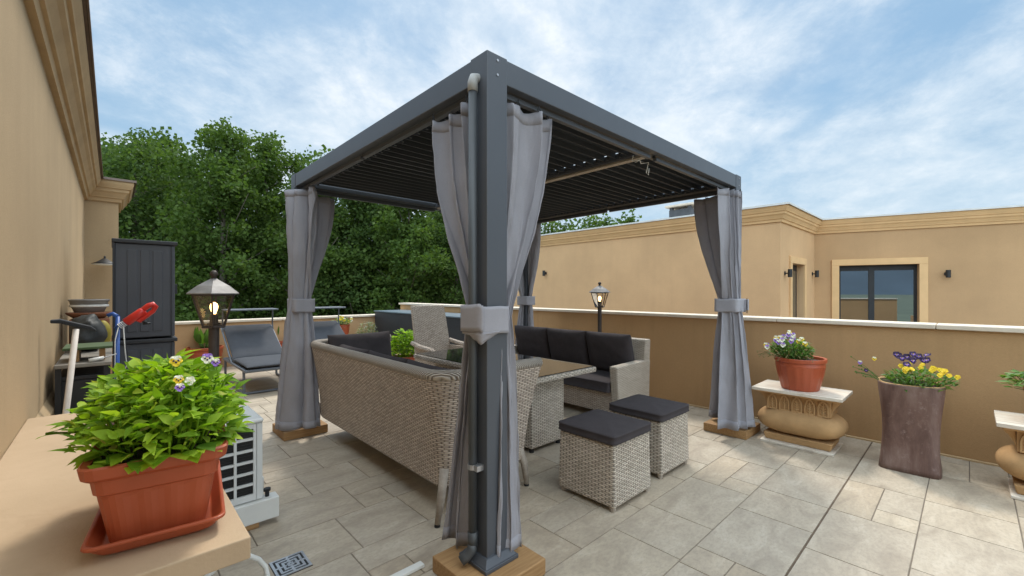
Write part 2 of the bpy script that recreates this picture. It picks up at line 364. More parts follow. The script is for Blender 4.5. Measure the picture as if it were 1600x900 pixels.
# ------------------------------------------------------------------ object helpers
ORG = {}
class MB:
    def __init__(s): s.v = []; s.f = []; s.mi = []; s.cur = 0
    def add(s, vs, fs):
        o = len(s.v); s.v += [tuple(p) for p in vs]
        for f in fs: s.f.append(tuple(i + o for i in f)); s.mi.append(s.cur)
    def box(s, x0, y0, z0, x1, y1, z1, taper=0, m=None):
        t = taper
        vs = [(x0 + t, y0 + t, z0), (x1 - t, y0 + t, z0), (x1 - t, y1 - t, z0), (x0 + t, y1 - t, z0), (x0, y0, z1), (x1, y0, z1), (x1, y1, z1), (x0, y1, z1)]
        if m: vs = [m @ Vector(p) for p in vs]
        s.add(vs, [(3, 2, 1, 0), (4, 5, 6, 7), (0, 1, 5, 4), (1, 2, 6, 5), (2, 3, 7, 6), (3, 0, 4, 7)]); return s
    def loft(s, rings, closed=True, cap=True):
        n = len(rings[0]); o = len(s.v); vs = [p for r in rings for p in r]; fs = []
        for i in range(len(rings) - 1):
            for j in range(n if closed else n - 1):
                k = (j + 1) % n
                fs.append((i * n + j, i * n + k, (i + 1) * n + k, (i + 1) * n + j))
        if cap: fs.append(tuple(reversed(range(n)))); fs.append(tuple((len(rings) - 1) * n + j for j in range(n)))
        s.add(vs, fs); return s
    def tube(s, pts, r, n=8, cap=True):
        pts = [Vector(p) for p in pts]; rings = []
        rs = r if isinstance(r, (list, tuple)) else [r] * len(pts)
        up = None
        for i, p in enumerate(pts):
            d = (pts[min(i + 1, len(pts) - 1)] - pts[max(i - 1, 0)]).normalized()
            if up is None: up = Vector((0, 0, 1)) if abs(d.z) < .9 else Vector((1, 0, 0))
            a = d.cross(up).normalized(); b = a.cross(d).normalized(); up = b
            rings.append([p + (a * math.cos(2 * math.pi * k / n) + b * math.sin(2 * math.pi * k / n)) * rs[i] for k in range(n)])
        s.loft(rings, True, cap); return s
    def lathe(s, cx, cy, prof, n=24, cap=True, sx=1, sy=1):
        s.loft([[(cx + r * sx * math.cos(2 * math.pi * k / n), cy + r * sy * math.sin(2 * math.pi * k / n), z) for k in range(n)] for r, z in prof], True, cap); return s
    def ball(s, c, rx, ry, rz, n=14, m=8):
        prof = []
        rings = []
        for i in range(m + 1):
            t = math.pi * (i + .02) / (m + .04) - math.pi / 2
            rings.append([(c[0] + rx * math.cos(t) * math.cos(2 * math.pi * k / n), c[1] + ry * math.cos(t) * math.sin(2 * math.pi * k / n), c[2] + rz * math.sin(t)) for k in range(n)])
        s.loft(rings, True, True); return s
    def prism(s, poly, y0, y1, axis='y'):
        """poly in (x,z) extruded along y, or (y,z) along x"""
        n = len(poly)
        if axis == 'y': a = [(p[0], y0, p[1]) for p in poly]; b = [(p[0], y1, p[1]) for p in poly]
        else: a = [(y0, p[0], p[1]) for p in poly]; b = [(y1, p[0], p[1]) for p in poly]
        s.loft([a, b], True, True); return s
    def xf(s, m):
        s.v = [tuple(m @ Vector(p)) for p in s.v]; return s
    def build(s, name, mats, parent=None, smooth=False, bevel=0, solid=0, org=None, fix=True):
        o0 = ORG.get(parent, Vector((0, 0, 0))) if parent else (Vector(org) if org else Vector((0, 0, 0)))
        me = bpy.data.meshes.new(name)
        me.from_pydata([(p[0] - o0.x, p[1] - o0.y, p[2] - o0.z) for p in s.v], [], s.f)
        if not isinstance(mats, (list, tuple)): mats = [mats]
        for m in mats: me.materials.append(M[m])
        if len(mats) > 1: me.polygons.foreach_set('material_index', s.mi)
        if smooth: me.polygons.foreach_set('use_smooth', [True] * len(me.polygons))
        me.update()
        if fix:
            import bmesh
            b = bmesh.new(); b.from_mesh(me); bmesh.ops.recalc_face_normals(b, faces=b.faces); b.to_mesh(me); b.free()
        ob = bpy.data.objects.new(name, me); C.objects.link(ob)
        if parent: ob.parent = parent
        else: ob.location = o0
        ORG[ob] = o0
        if bevel:
            md = ob.modifiers.new('bevel', 'BEVEL'); md.width = bevel; md.segments = 2; md.limit_method = 'ANGLE'; md.angle_limit = R(40)
        if solid:
            md = ob.modifiers.new('solid', 'SOLIDIFY'); md.thickness = solid; md.offset = 0
        return ob
def thing(name, label, cat, loc, group=None):
    o = bpy.data.objects.new(name, None); C.objects.link(o); o.location = loc; o.empty_display_size = .1
    ORG[o] = Vector(loc); return tag(o, label, cat, group)
def tag(o, label, cat, group=None):
    o['label'] = label; o['category'] = cat
    if group: o['group'] = group
    return o
def struct(o): o['kind'] = 'structure'; return o
def dup(root, loc, label=None, group=None):
    r = root.copy(); C.objects.link(r); r.location = loc
    if label: r['label'] = label
    if group: r['group'] = group
    for ch in list(root.children):
        c = ch.copy(); C.objects.link(c); c.parent = r
        for gch in ch.children:
            d = gch.copy(); C.objects.link(d); d.parent = c
    return r
def rotz(a, c=(0, 0, 0)):
    return Matrix.Translation(Vector(c)) @ Matrix.Rotation(a, 4, 'Z') @ Matrix.Translation(-Vector(c))
def sgnpow(x, e): return math.copysign(abs(x) ** e, x)

# ------------------------------------------------------------------ setting: ground and terrace floor
mb = MB(); mb.add([(-3000, -3000, -8), (3000, -3000, -8), (3000, 3000, -8), (-3000, 3000, -8)], [(0, 1, 2, 3)])
struct(mb.build('ground', 'far_ground'))
# low far hills behind the camera, seen mirrored in the neighbour's window
mb = MB(); NH = 90
pts = []
for i in range(NH + 1):
    a = R(100) + R(240) * i / NH
    h = 120 + 90 * noise.noise(Vector((i * .09, 3, 0))) + 30 * noise.noise(Vector((i * .4, 8, 0)))
    pts.append((a, h))
rows = []
for rr, k in ((1500, 0), (1750, .55), (2000, 1), (2500, .7), (2900, 0)):
    rows.append([(rr * math.cos(a), rr * math.sin(a), -8 + h * k) for a, h in pts])
mb.loft(rows, False, False)
struct(mb.build('hills', 'far_hill', smooth=True))

TX0, TX1, TY0, TY1 = -.32, 5.17, -3.2, 9.38
mb = MB(); mb.box(TX0 - .2, TY0, -.3, TX1 + .1, TY1 + .1, -.004)
struct(mb.build('terrace_base', 'grout'))
mb = MB()
GAP = .0024
def tile(x0, y0, x1, y1):
    x0 = max(x0, TX0); x1 = min(x1, TX1); y0 = max(y0, TY0); y1 = min(y1, TY1)
    if x1 - x0 < .015 or y1 - y0 < .015: return
    e = .0015
    a, b, c_, d = x0 + GAP, y0 + GAP, x1 - GAP, y1 - GAP
    mb.add([(a, b, -.004), (c_, b, -.004), (c_, d, -.004), (a, d, -.004), (a + e, b + e, 0), (c_ - e, b + e, 0), (c_ - e, d - e, 0), (a + e, d - e, 0)],
           [(4, 5, 6, 7), (0, 1, 5, 4), (1, 2, 6, 5), (2, 3, 7, 6), (3, 0, 4, 7)])
U = .205
rnd = random.Random(3)
JY = .618                          # the expansion joint
ys = []
y = JY - .002
while y > TY0: ys.append((y - 2 * U, y)); y -= 2 * U
y = JY + .002
while y < TY1: ys.append((y, y + 2 * U)); y += 2 * U
for k, (y0, y1) in enumerate(sorted(ys)):
    x = TX0 - 4 * U * rnd.random(); i = k * 2; ym = y0 + U
    while x < TX1:
        m = i % 4
        if m in (0, 2): tile(x, y0, x + 3 * U, y1); x += 3 * U
        elif m == 1:
            if k % 2: tile(x, y0, x + U, ym); tile(x + U, y0, x + 3 * U, ym); tile(x, ym, x + 3 * U, y1)
            else: tile(x, ym, x + 2 * U, y1); tile(x + 2 * U, ym, x + 3 * U, y1); tile(x, y0, x + 3 * U, ym)
            x += 3 * U
        else: tile(x, y0, x + 2 * U, y1); x += 2 * U
        i += 1
struct(mb.build('terrace_floor', 'floor_tile', fix=False))
mb = MB(); mb.box(TX0, JY - .0035, -.004, TX1, JY + .0035, -.001)
struct(mb.build('expansion_joint', 'joint_brown'))

# ------------------------------------------------------------------ left house
def cornice_prof(z0, o=1.0):
    """moulded profile as (out, z)"""
    return [(0, z0), (.035 * o, z0), (.045 * o, z0 + .055), (.065 * o, z0 + .06), (.07 * o, z0 + .075), (.10 * o, z0 + .13), (.125 * o, z0 + .155), (.13 * o, z0 + .20), (.15 * o, z0 + .205),
            (.155 * o, z0 + .22), (.175 * o, z0 + .26), (.185 * o, z0 + .285), (.185 * o, z0 + .325), (0, z0 + .325)]
def sweep_plan(mb, path, prof, side=1):
    """sweep a profile (out,z) along a plan polyline with mitred corners; side=+1: out to the right of travel"""
    P = [Vector((p[0], p[1])) for p in path]; rings = []
    for i, p in enumerate(P):
        nrm = []
        for a, b in ((i - 1, i), (i, i + 1)):
            if a < 0 or b >= len(P): continue
            d = (P[b] - P[a]).normalized(); nrm.append(Vector((d.y, -d.x)) * side)
        if len(nrm) == 2:
            m = (nrm[0] + nrm[1]); m = m / max(1e-6, m.dot(nrm[0]))
        else: m = nrm[0]
        rings.append([(p.x + m.x * q[0], p.y + m.y * q[0], q[1]) for q in prof])
    mb.loft(rings, True, True)
HX = -.32
house = thing('house', 'ochre plastered house with moulded cornice rising along the left edge', 'house', (HX, 4, 0))
mb = MB(); mb.box(-7, -4, -8, HX, 10.6, 3.13)
mb.build('wall', 'plaster_house', house)
mb = MB(); mb.box(HX - .01, 9.42, -8, .07, 10.55, 3.12)
mb.build('pillar', 'plaster_house', house)
HP = [(HX, -4), (HX, 9.42), (.07, 9.42), (.07, 10.56), (HX - .3, 10.56)]
mb = MB(); sweep_plan(mb, HP, cornice_prof(2.83), 1)
mb.build('cornice', 'moulding_house', house)
mb = MB(); sweep_plan(mb, HP, [(-.3, 3.157), (.20, 3.157), (.205, 3.15), (.215, 3.15), (.215, 3.185), (-.3, 3.195)], 1)
mb.build('coping', 'coping_metal', house)
mb = MB(); mb.prism([(HX, .0), (HX + .035, .0), (HX + .035, .62), (HX, .68)], 3.35, 9.40)
mb.build('plinth', 'plaster_house', house)

# ------------------------------------------------------------------ parapets
p1 = thing('parapet_wall', 'long brown plastered parapet with pale stone coping behind the flower pots', 'wall', (5.3, 3, 0))
mb = MB(); mb.box(5.17, -3.4, -8, 5.40, 9.55, 1.073)
mb.build('wall', 'plaster_parapet', p1)
mb = MB(); y = -3.4
while y < 9.5: mb.box(5.135, y, 1.075, 5.435, min(9.58, y + 1.196), 1.114); y += 1.2
mb.build('coping', 'coping_stone', p1, bevel=.006)
mb = MB(); mb.prism([(5.169, 0), (5.157, 0), (5.157, .012), (5.169, .018)], -3.2, 9.37)
mb.build('skirting', 'moulding_house', p1)
p2 = thing('parapet_wall', 'low far parapet with pale coping below the trees', 'wall', (2.5, 9.4, 0))
mb = MB(); mb.box(-.3, 9.385, -8, 5.168, 9.60, .818)
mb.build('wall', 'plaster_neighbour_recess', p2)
mb = MB(); x = .075
while x < 5.1: mb.box(x, 9.345, .82, min(5.166, x + 1.196), 9.64, .862); x += 1.2
mb.build('coping', 'coping_stone', p2, bevel=.006)

# ------------------------------------------------------------------ neighbour building
def planey(px, Y):
    k = (px - 800) / 668; c, s = math.cos(R(YAW)), math.sin(R(YAW)); return (Y * (c + k * s) / (s - k * c))      # X on plane Y
def planex(px, X):
    k = (px - 800) / 668; c, s = math.cos(R(YAW)), math.sin(R(YAW)); return X * (s - k * c) / (c + k * s)        # Y on plane X
def depth(x, y): return x * math.cos(R(YAW)) + y * math.sin(R(YAW))
def zat(x, y, py): return 1.4 - (py - 455) / 668 * depth(x, y)
NBX, NBY = 10.15, 2.69
a20 = R(17)
E = Vector((math.sin(a20), -math.cos(a20)))           # direction of the recessed wall
NC = Vector((13.0, NBY))
END = NC + E * 9
nb = thing('neighbour_building', 'flat roofed ochre building with cornice, window and door beyond the parapet', 'building', (12, 4, 0))
BH = 3.17
NYE = planex(772, NBX)
poly = [(NBX, NYE), (NBX, NBY), (NC.x, NC.y), (END.x, END.y), (26, END.y), (26, NYE)]
# projecting wing
mb = MB(); mb.box(NBX, NBY + .25, -8, 26, NYE, BH - .03)
mb.box(NBX, NBY, -8, 10.93, NBY + .25, BH - .03); mb.box(11.98, NBY, -8, NC.x + .3, NBY + .25, BH - .03); mb.box(10.93, NBY, 2.02, 11.98, NBY + .25, BH - .03)
mb.build('wall', 'plaster_neighbour', nb)
# recessed wall with a real window opening
ang = math.atan2(E.y, E.x)
TM = Matrix.Translation((NC.x, NC.y, 0)) @ Matrix.Rotation(ang, 4, 'Z')    # local x along the wall, local y to the left of travel = into the building
def wallpt(px):          # distance along the wall for a pixel column of the photograph
    k = (px - 800) / 668; f = Vector((math.cos(R(YAW)), math.sin(R(YAW)))); r = Vector((f.y, -f.x))
    d = f + r * k
    # NC + E t = d s
    det = E.x * (-d.y) + d.x * E.y
    t = (-NC.x * (-d.y) - d.x * NC.y * 1.0 * 1) / det
    t = ((-NC.x) * (-d.y) - (-d.x) * (-NC.y)) / det
    return t
w0, w1 = wallpt(1311), wallpt(1436)
WT, WB = 2.03, -.1
mb = MB()
mb.box(.0, .0, -8, w0, .35, BH - .03, m=TM); mb.box(w1, 0, -8, 9, .35, BH - .03, m=TM); mb.box(w0, 0, WT, w1, .35, BH - .03, m=TM); mb.box(w0, 0, -8, w1, .35, WB, m=TM)
mb.box(.3, .36, -8, 9, 9, BH - .03, m=TM)
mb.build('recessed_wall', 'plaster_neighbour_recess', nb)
CP = [(26, NYE), (NBX, NYE), (NBX, NBY), (NC.x, NC.y), (END.x, END.y)]
mb = MB(); sweep_plan(mb, CP, cornice_prof(BH - .325, .95), 1)
mb.build('cornice', 'moulding', nb)
mb = MB(); sweep_plan(mb, CP, [(-.4, BH + .003), (.20, BH + .003), (.205, BH - .01), (.215, BH - .01), (.215, BH + .03), (-.4, BH + .045)], 1)
mb.build('coping', 'coping_white', nb)
mb = MB(); mb.add([(p[0], p[1], BH - .01) for p in poly], [tuple(range(6))])
mb.build('roof', 'roof_gravel', nb)
# window trim, frame and panes
T = .15
mb = MB()
for b in ((w0 - T, -.035, WB, w0, .0), (w1, -.035, WB, w1 + T, .0)): mb.box(b[0], b[1], b[2], b[3], b[4] + .004, WT + .0, m=TM)
mb.box(w0 - T, -.035, WT + .001, w1 + T, .004, WT + T, m=TM)
mb.build('window_trim', 'moulding', nb, bevel=.006)
win = MB()
fy0, fy1 = .14, .20
wm = w0 + (w1 - w0) * .44
rv = .16                          # the reveal that stays visible at the right
x1 = w1
for b in ((w0, WB, w0 + .05, WT), (x1 - .05, WB, x1, WT), (w0 + .05, WT - .07, x1 - .05, WT), (wm - .055, WB, wm + .055, WT - .07)): win.box(b[0], fy0, b[1], b[2], fy1, b[3], m=TM)
for (a, b) in ((w0 + .05, wm - .055), (wm + .055, x1 - .05)):
    win.box(a + .001, fy0 + .01, WT - .13, b - .001, fy1 - .004, WT - .071, m=TM)
wino = win.build('window', 'black_plastic', nb)
for (a, b) in ((w0 + .05, wm - .055), (wm + .055, x1 - .05)):
    q = MB(); q.box(a, fy0 + .03, WB, b, fy0 + .036, WT - .12, m=TM); q.build('pane', 'window_glass', wino)
# door in the return wall
dx0, dx1, dz = 10.93, 11.98, 2.02
mb = MB()
mb.box(dx0 - .14, NBY - .035, 0, dx0, NBY + .004, dz); mb.box(dx1, NBY - .035, 0, dx1 + .14, NBY + .004, dz); mb.box(dx0 - .14, NBY - .035, dz + .001, dx1 + .14, NBY + .004, dz + .15)
mb.build('door_trim', 'moulding', nb, bevel=.006)
mb = MB(); mb.box(dx0, NBY + .14, 0, dx1, NBY + .19, dz)
dr = mb.build('door', 'black_plastic', nb)
mb = MB(); mb.box(dx0 + .12, NBY + .132, .2, dx1 - .12, NBY + .139, dz - .14); mb.build('pane', 'window_glass', dr)
mb = MB(); mb.box(10.2, -9, -.2, 22, NBY, -.05)
struct(mb.build('neighbour_terrace', 'roof_gravel'))
# chimney on the roof
CX, CY, CH = 13.5, 6.3, .84
ch = MB(); ch.box(CX - .3, CY - .36, BH - .005, CX + .3, CY + .36, BH + CH)
cho = ch.build('chimney', 'chimney_dark', org=(CX, CY, BH)); tag(cho, 'low dark chimney with pale slab cap on the neighbouring roof', 'chimney')
ch = MB(); ch.box(CX - .4, CY - .46, BH + CH + .085, CX + .4, CY + .46, BH + CH + .15); ch.build('cap', 'coping_stone', cho, bevel=.01)
for q in ((-1, -1), (-1, 1), (1, -1), (1, 1)):
    ch = MB(); x, y = CX + q[0] * .24, CY + q[1] * .3; ch.box(x - .05, y - .05, BH + CH + .0005, x + .05, y + .05, BH + CH + .084); ch.build('cap_support', 'chimney_dark', cho)
# wall lights
def wall_light(p, nrm, label):
    t = thing('wall_light', label, 'wall lamp', p, 'black wall lights on the neighbouring building')
    n_ = Vector(nrm); q = Vector(p)
    m = MB(); c = q + n_ * .10; m.lathe(c.x, c.y, [(.040, p[2] - .085), (.043, p[2] - .08), (.043, p[2] + .08), (.040, p[2] + .085)], 16); m.build('shade', 'black_plastic', t, smooth=False)
    m = MB(); m.tube([q + n_ * .0, q + n_ * .012], .045, 16); m.tube([q + n_ * .01, q + n_ * .062], .014, 8); m.build('bracket', 'black_plastic', t)
def wp(px, z):
    t = wallpt(px); return (NC.x + E.x * t, NC.y + E.y * t, z)
En = Vector((E.y, -E.x)); En = En if En.x < 0 else -En
p = wp(1479, 0); wall_light((p[0], p[1], zat(p[0], p[1], 428)), (En.x, En.y, 0), 'black wall light alone to the right of the large window')
xx = planey(1226, NBY); wall_light((xx, NBY, zat(xx, NBY, 427)), (0, -1, 0), 'black wall light left of the narrow door opening')
xx = planey(1269, NBY); wall_light((xx, NBY, zat(xx, NBY, 428)), (0, -1, 0), 'black wall light between the narrow door and the large window')
yy = planex(853, NBX); wall_light((NBX, yy, zat(NBX, yy, 427)), (-1, 0, 0), 'black wall light on the long blank wall beside the near post')

# wall lamp on the house pillar
wl = thing('wall_lamp', 'black wall lamp with pale underside on the house pillar above the basins', 'wall lamp', (-.09, 9.42, 1.7))
zc = zat(-.09, 9.2, 411)
mb = MB(); mb.lathe(-.09, 9.18, [(.02, zc + .07), (.10, zc + .01), (.15, zc - .01), (.15, zc - .015)], 20); mb.tube([(-.09, 9.42, zc + .1), (-.09, 9.18, zc + .1), (-.09, 9.18, zc + .05)], .012); mb.build('shade', 'black_plastic', wl, smooth=True)
mb = MB(); mb.lathe(-.09, 9.18, [(.145, zc - .016), (.145, zc - .028), (.06, zc - .036)], 20); mb.build('diffuser', 'white_plastic', wl)

# ------------------------------------------------------------------ trees
def tree(x, y, top, width, mat, label, seed, nleaf=6500, leaf=.17, group='trees beyond the terrace', crown_lo=.22, zb=-8, lean=0):
    rg = random.Random(seed); H = top - zb
    t = thing('tree', label, 'tree', (x, y, zb), group)
    mb = MB(); tr = .018 * H
    tips = []
    tp = []
    bend = Vector((rg.uniform(-1, 1), rg.uniform(-1, 1), 0)) * .02 * H
    for i in range(9):
        s = i / 8; tp.append((x + bend.x * s * s + lean * s + .12 * math.sin(3 * s + seed), y + bend.y * s * s + .12 * math.cos(2.6 * s + seed), zb + H * .93 * s))
    mb.tube(tp, [tr * (1 - .9 * i / 8) for i in range(9)], 8)
    clumps = []
    nb_ = 46
    for i in range(nb_):
        s = crown_lo + (1 - crown_lo) * (i + rg.random()) / nb_
        k = min(8, s * 8); j = int(min(7, k)); fr = k - j
        b = Vector(tp[j]).lerp(Vector(tp[j + 1]), fr)
        # crown radius profile: egg with an uneven edge
        pr = math.sin(math.pi * min(1, max(.06, (s - crown_lo * .7) / (1.06 - crown_lo * .7)) ** .8)) ** .6
        L = width * .5 * pr * rg.uniform(.65, 1.18)
        a = i * 2.4 + rg.uniform(-.4, .4)
        d = Vector((math.cos(a), math.sin(a), rg.uniform(.35, 1.0))).normalized()
        mid = b + d * L * .55 + Vector((0, 0, .0)); tip = b + d * L + Vector((0, 0, .12 * L))
        mb.tube([b, mid, tip], [tr * .34 * (1.05 - s), tr * .2 * (1.05 - s), .012], 5)
        for q in (.45, .72, 1.0):
            c = b.lerp(tip, q) + Vector((rg.gauss(0, .3), rg.gauss(0, .3), rg.gauss(0, .3)))
            clumps.append((c, rg.uniform(.5, 1.05) * (.55 + .45 * pr) * width / 5))
    clumps.append((Vector(tp[-1]) + Vector((0, 0, .1 * 1)), .5 * width / 5)); clumps.append((Vector(tp[-1]) + Vector((.2, -.1, H * .05)), .35 * width / 5))
    mb.build('trunk', 'bark', t, smooth=True, fix=False)
    vs = []; fs = []
    wsum = [c[1] ** 2 for c in clumps]
    pick = rg.choices(clumps, wsum, k=nleaf)
    for c, r in pick:
        d = Vector((rg.gauss(0, 1), rg.gauss(0, 1), rg.gauss(0, .8)))
        d.normalize(); p = c + d * r * rg.random() ** .45
        a = Vector((rg.gauss(0, 1), rg.gauss(0, 1), rg.gauss(0, .7))).normalized(); b = a.cross(Vector((rg.gauss(0, 1), rg.gauss(0, 1), rg.gauss(0, 1)))).normalized()
        l = leaf * rg.uniform(.7, 1.4); w = l * .42
        o = len(vs); vs += [p - a * l * .5, p + b * w - a * .05 * l, p + a * l * .55, p - b * w - a * .05 * l]; fs.append((o, o + 1, o + 2, o + 3))
    q = MB(); q.v = [tuple(p) for p in vs]; q.f = fs; q.mi = [0] * len(fs)
    q.build('crown', mat, t, fix=False)
def world_at(px, d):
    k = (px - 800) / 668; c, s = math.cos(R(YAW)), math.sin(R(YAW)); return d * (c + k * s), d * (s - k * c)
TR = [  # pixel column, depth, top pixel row, width px, material, description
    (208, 21, 200, 235, 'leaf_tree_a', 'broad dark poplar beside the house cornice'),
    (345, 20, 180, 185, 'leaf_tree_b', 'tallest poplar whose top rises between cabinet and pergola'),
    (420, 23, 205, 150, 'leaf_tree_b', 'poplar with ragged top just left of the pergola beam'),
    (275, 27, 212, 190, 'leaf_tree_a', 'dark poplar filling the gap behind the lit lantern'),
    (490, 21, 246, 140, 'leaf_tree_b', 'poplar cut by the left pergola beam'),
    (565, 22, 268, 150, 'leaf_tree_a', 'poplar behind the left post curtain, under the roof'),
    (640, 21, 290, 150, 'leaf_tree_b', 'lighter poplar above the black covered box'),
    (715, 24, 300, 160, 'leaf_tree_a', 'poplar behind the pale near curtain'),
    (160, 25, 215, 210, 'leaf_tree_a', 'poplar mostly hidden behind the house pillar'),
    (510, 30, 240, 190, 'leaf_tree_a', 'farther poplar seen past the left post'),
    (385, 31, 215, 200, 'leaf_tree_a', 'farther poplar behind the tallest one'),
    (610, 31, 285, 190, 'leaf_tree_a', 'farther poplar under the middle of the pergola roof'),
    (700, 32, 300, 190, 'leaf_tree_b', 'farther poplar beside the near post'),
    (230, 33, 250, 220, 'leaf_tree_a', 'farther poplar behind the tall grey cabinet'),
]
for i, (px, d, ty, wpx, mt, lab) in enumerate(TR):
    x, y = world_at(px, d); z = 1.4 + (455 - ty) / 668 * d
    tree(x, y, z, wpx / 668 * d * .95, mt, lab, 11 + i, 27000 if d < 26 else 13000, .15 if d < 26 else .23, crown_lo=.14)
for i, (px, d, ty, wpx, lab) in enumerate([(870, 36, 338, 120, 'leafy tree showing above the neighbouring roof near the white curtain'), (985, 34, 322, 74, 'small airy tree top above the roof left of the chimney'), (925, 40, 332, 110, 'middle tree of the clump above the neighbouring roof'), (790, 38, 330, 120, 'tree behind the near post above the roofline')]):
    x, y = world_at(px, d); tree(x, y, 1.4 + (455 - ty) / 668 * d, wpx / 668 * d, 'leaf_tree_b', lab, 60 + i, 4200, .26, 'trees above the neighbouring roof', .35)
# a dark hedge wood far behind, under the crowns
def wood():
    rg = random.Random(5); vs = []; fs = []
    for i in range(15000):
        px = rg.uniform(60, 860); d = rg.uniform(34, 44); x, y = world_at(px, d)
        z = -8 + rg.random() ** .8 * 13.0
        p = Vector((x, y, z)); a = Vector((rg.gauss(0, 1), rg.gauss(0, 1), rg.gauss(0, .6))).normalized(); b = a.cross(Vector((rg.gauss(0, 1), rg.gauss(0, 1), rg.gauss(0, 1)))).normalized()
        l = rg.uniform(.5, .9); w = l * .45; o = len(vs)
        vs += [p - a * l * .5, p + b * w, p + a * l * .5, p - b * w]; fs.append((o, o + 1, o + 2, o + 3))
    q = MB(); q.v = [tuple(p) for p in vs]; q.f = fs; q.mi = [0] * len(fs)
    o = q.build('far_wood', 'leaf_tree_a', fix=False); tag(o, 'dark mass of woodland behind the row of poplars', 'wood'); o['kind'] = 'stuff'
wood()

# ------------------------------------------------------------------ pergola
PX0, PX1, PY0, PY1 = 1.30, 4.61, 1.565, 4.62
PS = .13; ZT = 2.55; ZB = ZT - .128; BK = .08
pg = thing('pergola', 'anthracite metal pergola with louvred roof over the wicker seating', 'pergola', ((PX0 + PX1) / 2, (PY0 + PY1) / 2, BK))
posts = {'near': (PX0, PY0), 'left': (PX0, PY1 - PS), 'right': (PX1 - PS, PY0), 'back': (PX1 - PS, PY1 - PS)}
for k, (x, y) in posts.items():
    mb = MB(); mb.box(x, y, BK + .03, x + PS, y + PS, ZT)
    po = mb.build('post', 'anthracite', pg, bevel=.004)
    mb = MB(); c = (x + PS / 2, y + PS / 2)
    mb.box(c[0] - .105, c[1] - .105, BK + .001, c[0] + .105, c[1] + .105, BK + .02)
    mb.loft([[(c[0] + sx * r, c[1] + sy * r, z) for sx, sy in ((-1, -1), (1, -1), (1, 1), (-1, 1))] for r, z in ((.10, BK + .0205), (.075, BK + .05), (.068, BK + .052))])
    mb.build('base_plate', 'anthracite', po, bevel=.003)
for (a, b, c_, d) in ((PX0 + PS, PY0 + .004, PX1 - PS, PY0 + .05), (PX0 + PS, PY1 - .05, PX1 - PS, PY1 - .004), (PX0 + .004, PY0 + PS, PX0 + .05, PY1 - PS), (PX1 - .05, PY0 + PS, PX1 - .004, PY1 - PS)):
    mb = MB(); mb.box(a, b, ZB, c_, d, ZT - .004); mb.build('beam', 'anthracite', pg, bevel=.004)
# inner gutter ledge
mb = MB()
zi0, zi1 = ZB + .012, ZB + .05
mb.box(PX0 + PS, PY0 + .051, zi0, PX1 - PS, PY0 + .15, zi1); mb.box(PX0 + PS, PY1 - .15, zi0, PX1 - PS, PY1 - .051, zi1)
mb.box(PX0 + .051, PY0 + .152, zi0 + .002, PX0 + .15, PY1 - .152, zi1 + .002); mb.box(PX1 - .15, PY0 + .152, zi0 + .002, PX1 - .051, PY1 - .152, zi1 + .002)
mb.build('gutter', 'anthracite_roof', pg)
# curtain rails, split in two lengths per side as in the photo
def rail(a, b, w):
    mb = MB()
    if abs(a[0] - b[0]) > abs(a[1] - b[1]): mb.box(a[0], a[1] - w / 2, ZB - .034, b[0], a[1] + w / 2, ZB - .006)
    else: mb.box(a[0] - w / 2, a[1], ZB - .034, a[0] + w / 2, b[1], ZB - .006)
    mb.box(min(a[0], b[0]) + .01, min(a[1], b[1]) + .01, ZB - .006, min(a[0], b[0]) + .03, min(a[1], b[1]) + .03, ZB + .02)
    mb.build('curtain_rail', 'anthracite', pg, bevel=.003)
XM = (PX0 + PX1) / 2; YM = (PY0 + PY1) / 2
for yy in (PY0 + .07, PY1 - .07):
    rail((PX0 + .17, yy), (XM - .03, yy), .03); rail((XM + .06, yy), (PX1 - .17, yy), .03)
for xx in (PX0 + .07, PX1 - .07):
    rail((xx, PY0 + .17), (xx, YM - .02), .03); rail((xx, YM + .02), (xx, PY1 - .17), .03)
# louvres: two banks either side of the centre beam
for (xa, xb) in ((PX0 + .155, XM - .065), (XM + .065, PX1 - .155)):
    mb = MB(); y = PY0 + .18
    while y < PY1 - .17:
        mb.prism([(y - .056, ZB + .022), (y - .050, ZB + .020), (y - .046, ZB + .050), (y + .056, ZB + .064), (y + .056, ZB + .070), (y - .056, ZB + .062)], xa, xb, axis='x')
        for xp in (xa + .02, xb - .02):
            mb.box(xp - .008, y - .008, ZB + .016, xp + .008, y + .008, ZB + .07)
        y += .105
    mb.build('louvre_bank', 'anthracite_roof', pg)
mb = MB(); mb.box(XM - .06, PY0 + .152, ZB + .004, XM + .06, PY1 - .152, ZB + .06); mb.build('centre_beam', 'anthracite', pg, bevel=.004)
mb = MB(); mb.box(XM - .045, PY0 + .12, ZB - .014, XM + .01, PY1 - .152, ZB + .003); mb.build('light_strip', 'galvanised', pg, bevel=.002)
mb = MB(); 
mb.tube([(XM - .02, PY0 + .16, ZB - .0), (XM + .05, PY0 + .18, ZB - .03), (XM + .09, PY0 + .14, ZB - .02), (XM + .11, PY0 + .17, ZB - .09), (XM + .125, PY0 + .16, ZB - .11), (XM + .115, PY0 + .15, ZB - .06)], .004, 5)
mb.tube([(XM - .08, PY0 + .17, ZB), (XM - .05, PY0 + .2, ZB - .025), (XM - .01, PY0 + .16, ZB - .02), (XM + .03, PY0 + .22, ZB - .015)], .004, 5)
mb.build('cable', 'cord_white', pg, smooth=True)
for k, (x, y) in posts.items():
    for z in (ZT - .03, ZT - .10):
        mb = MB(); sx = 1 if x > 2 else 0; sy = 1 if y > 2 else 0
        mb.tube([(x + PS * .5, y + (PS if sy else 0), z), (x + PS * .5, y + (PS + .004 if sy else -.004), z)], .006, 8); mb.build('bolt', 'clamp_steel', pg)
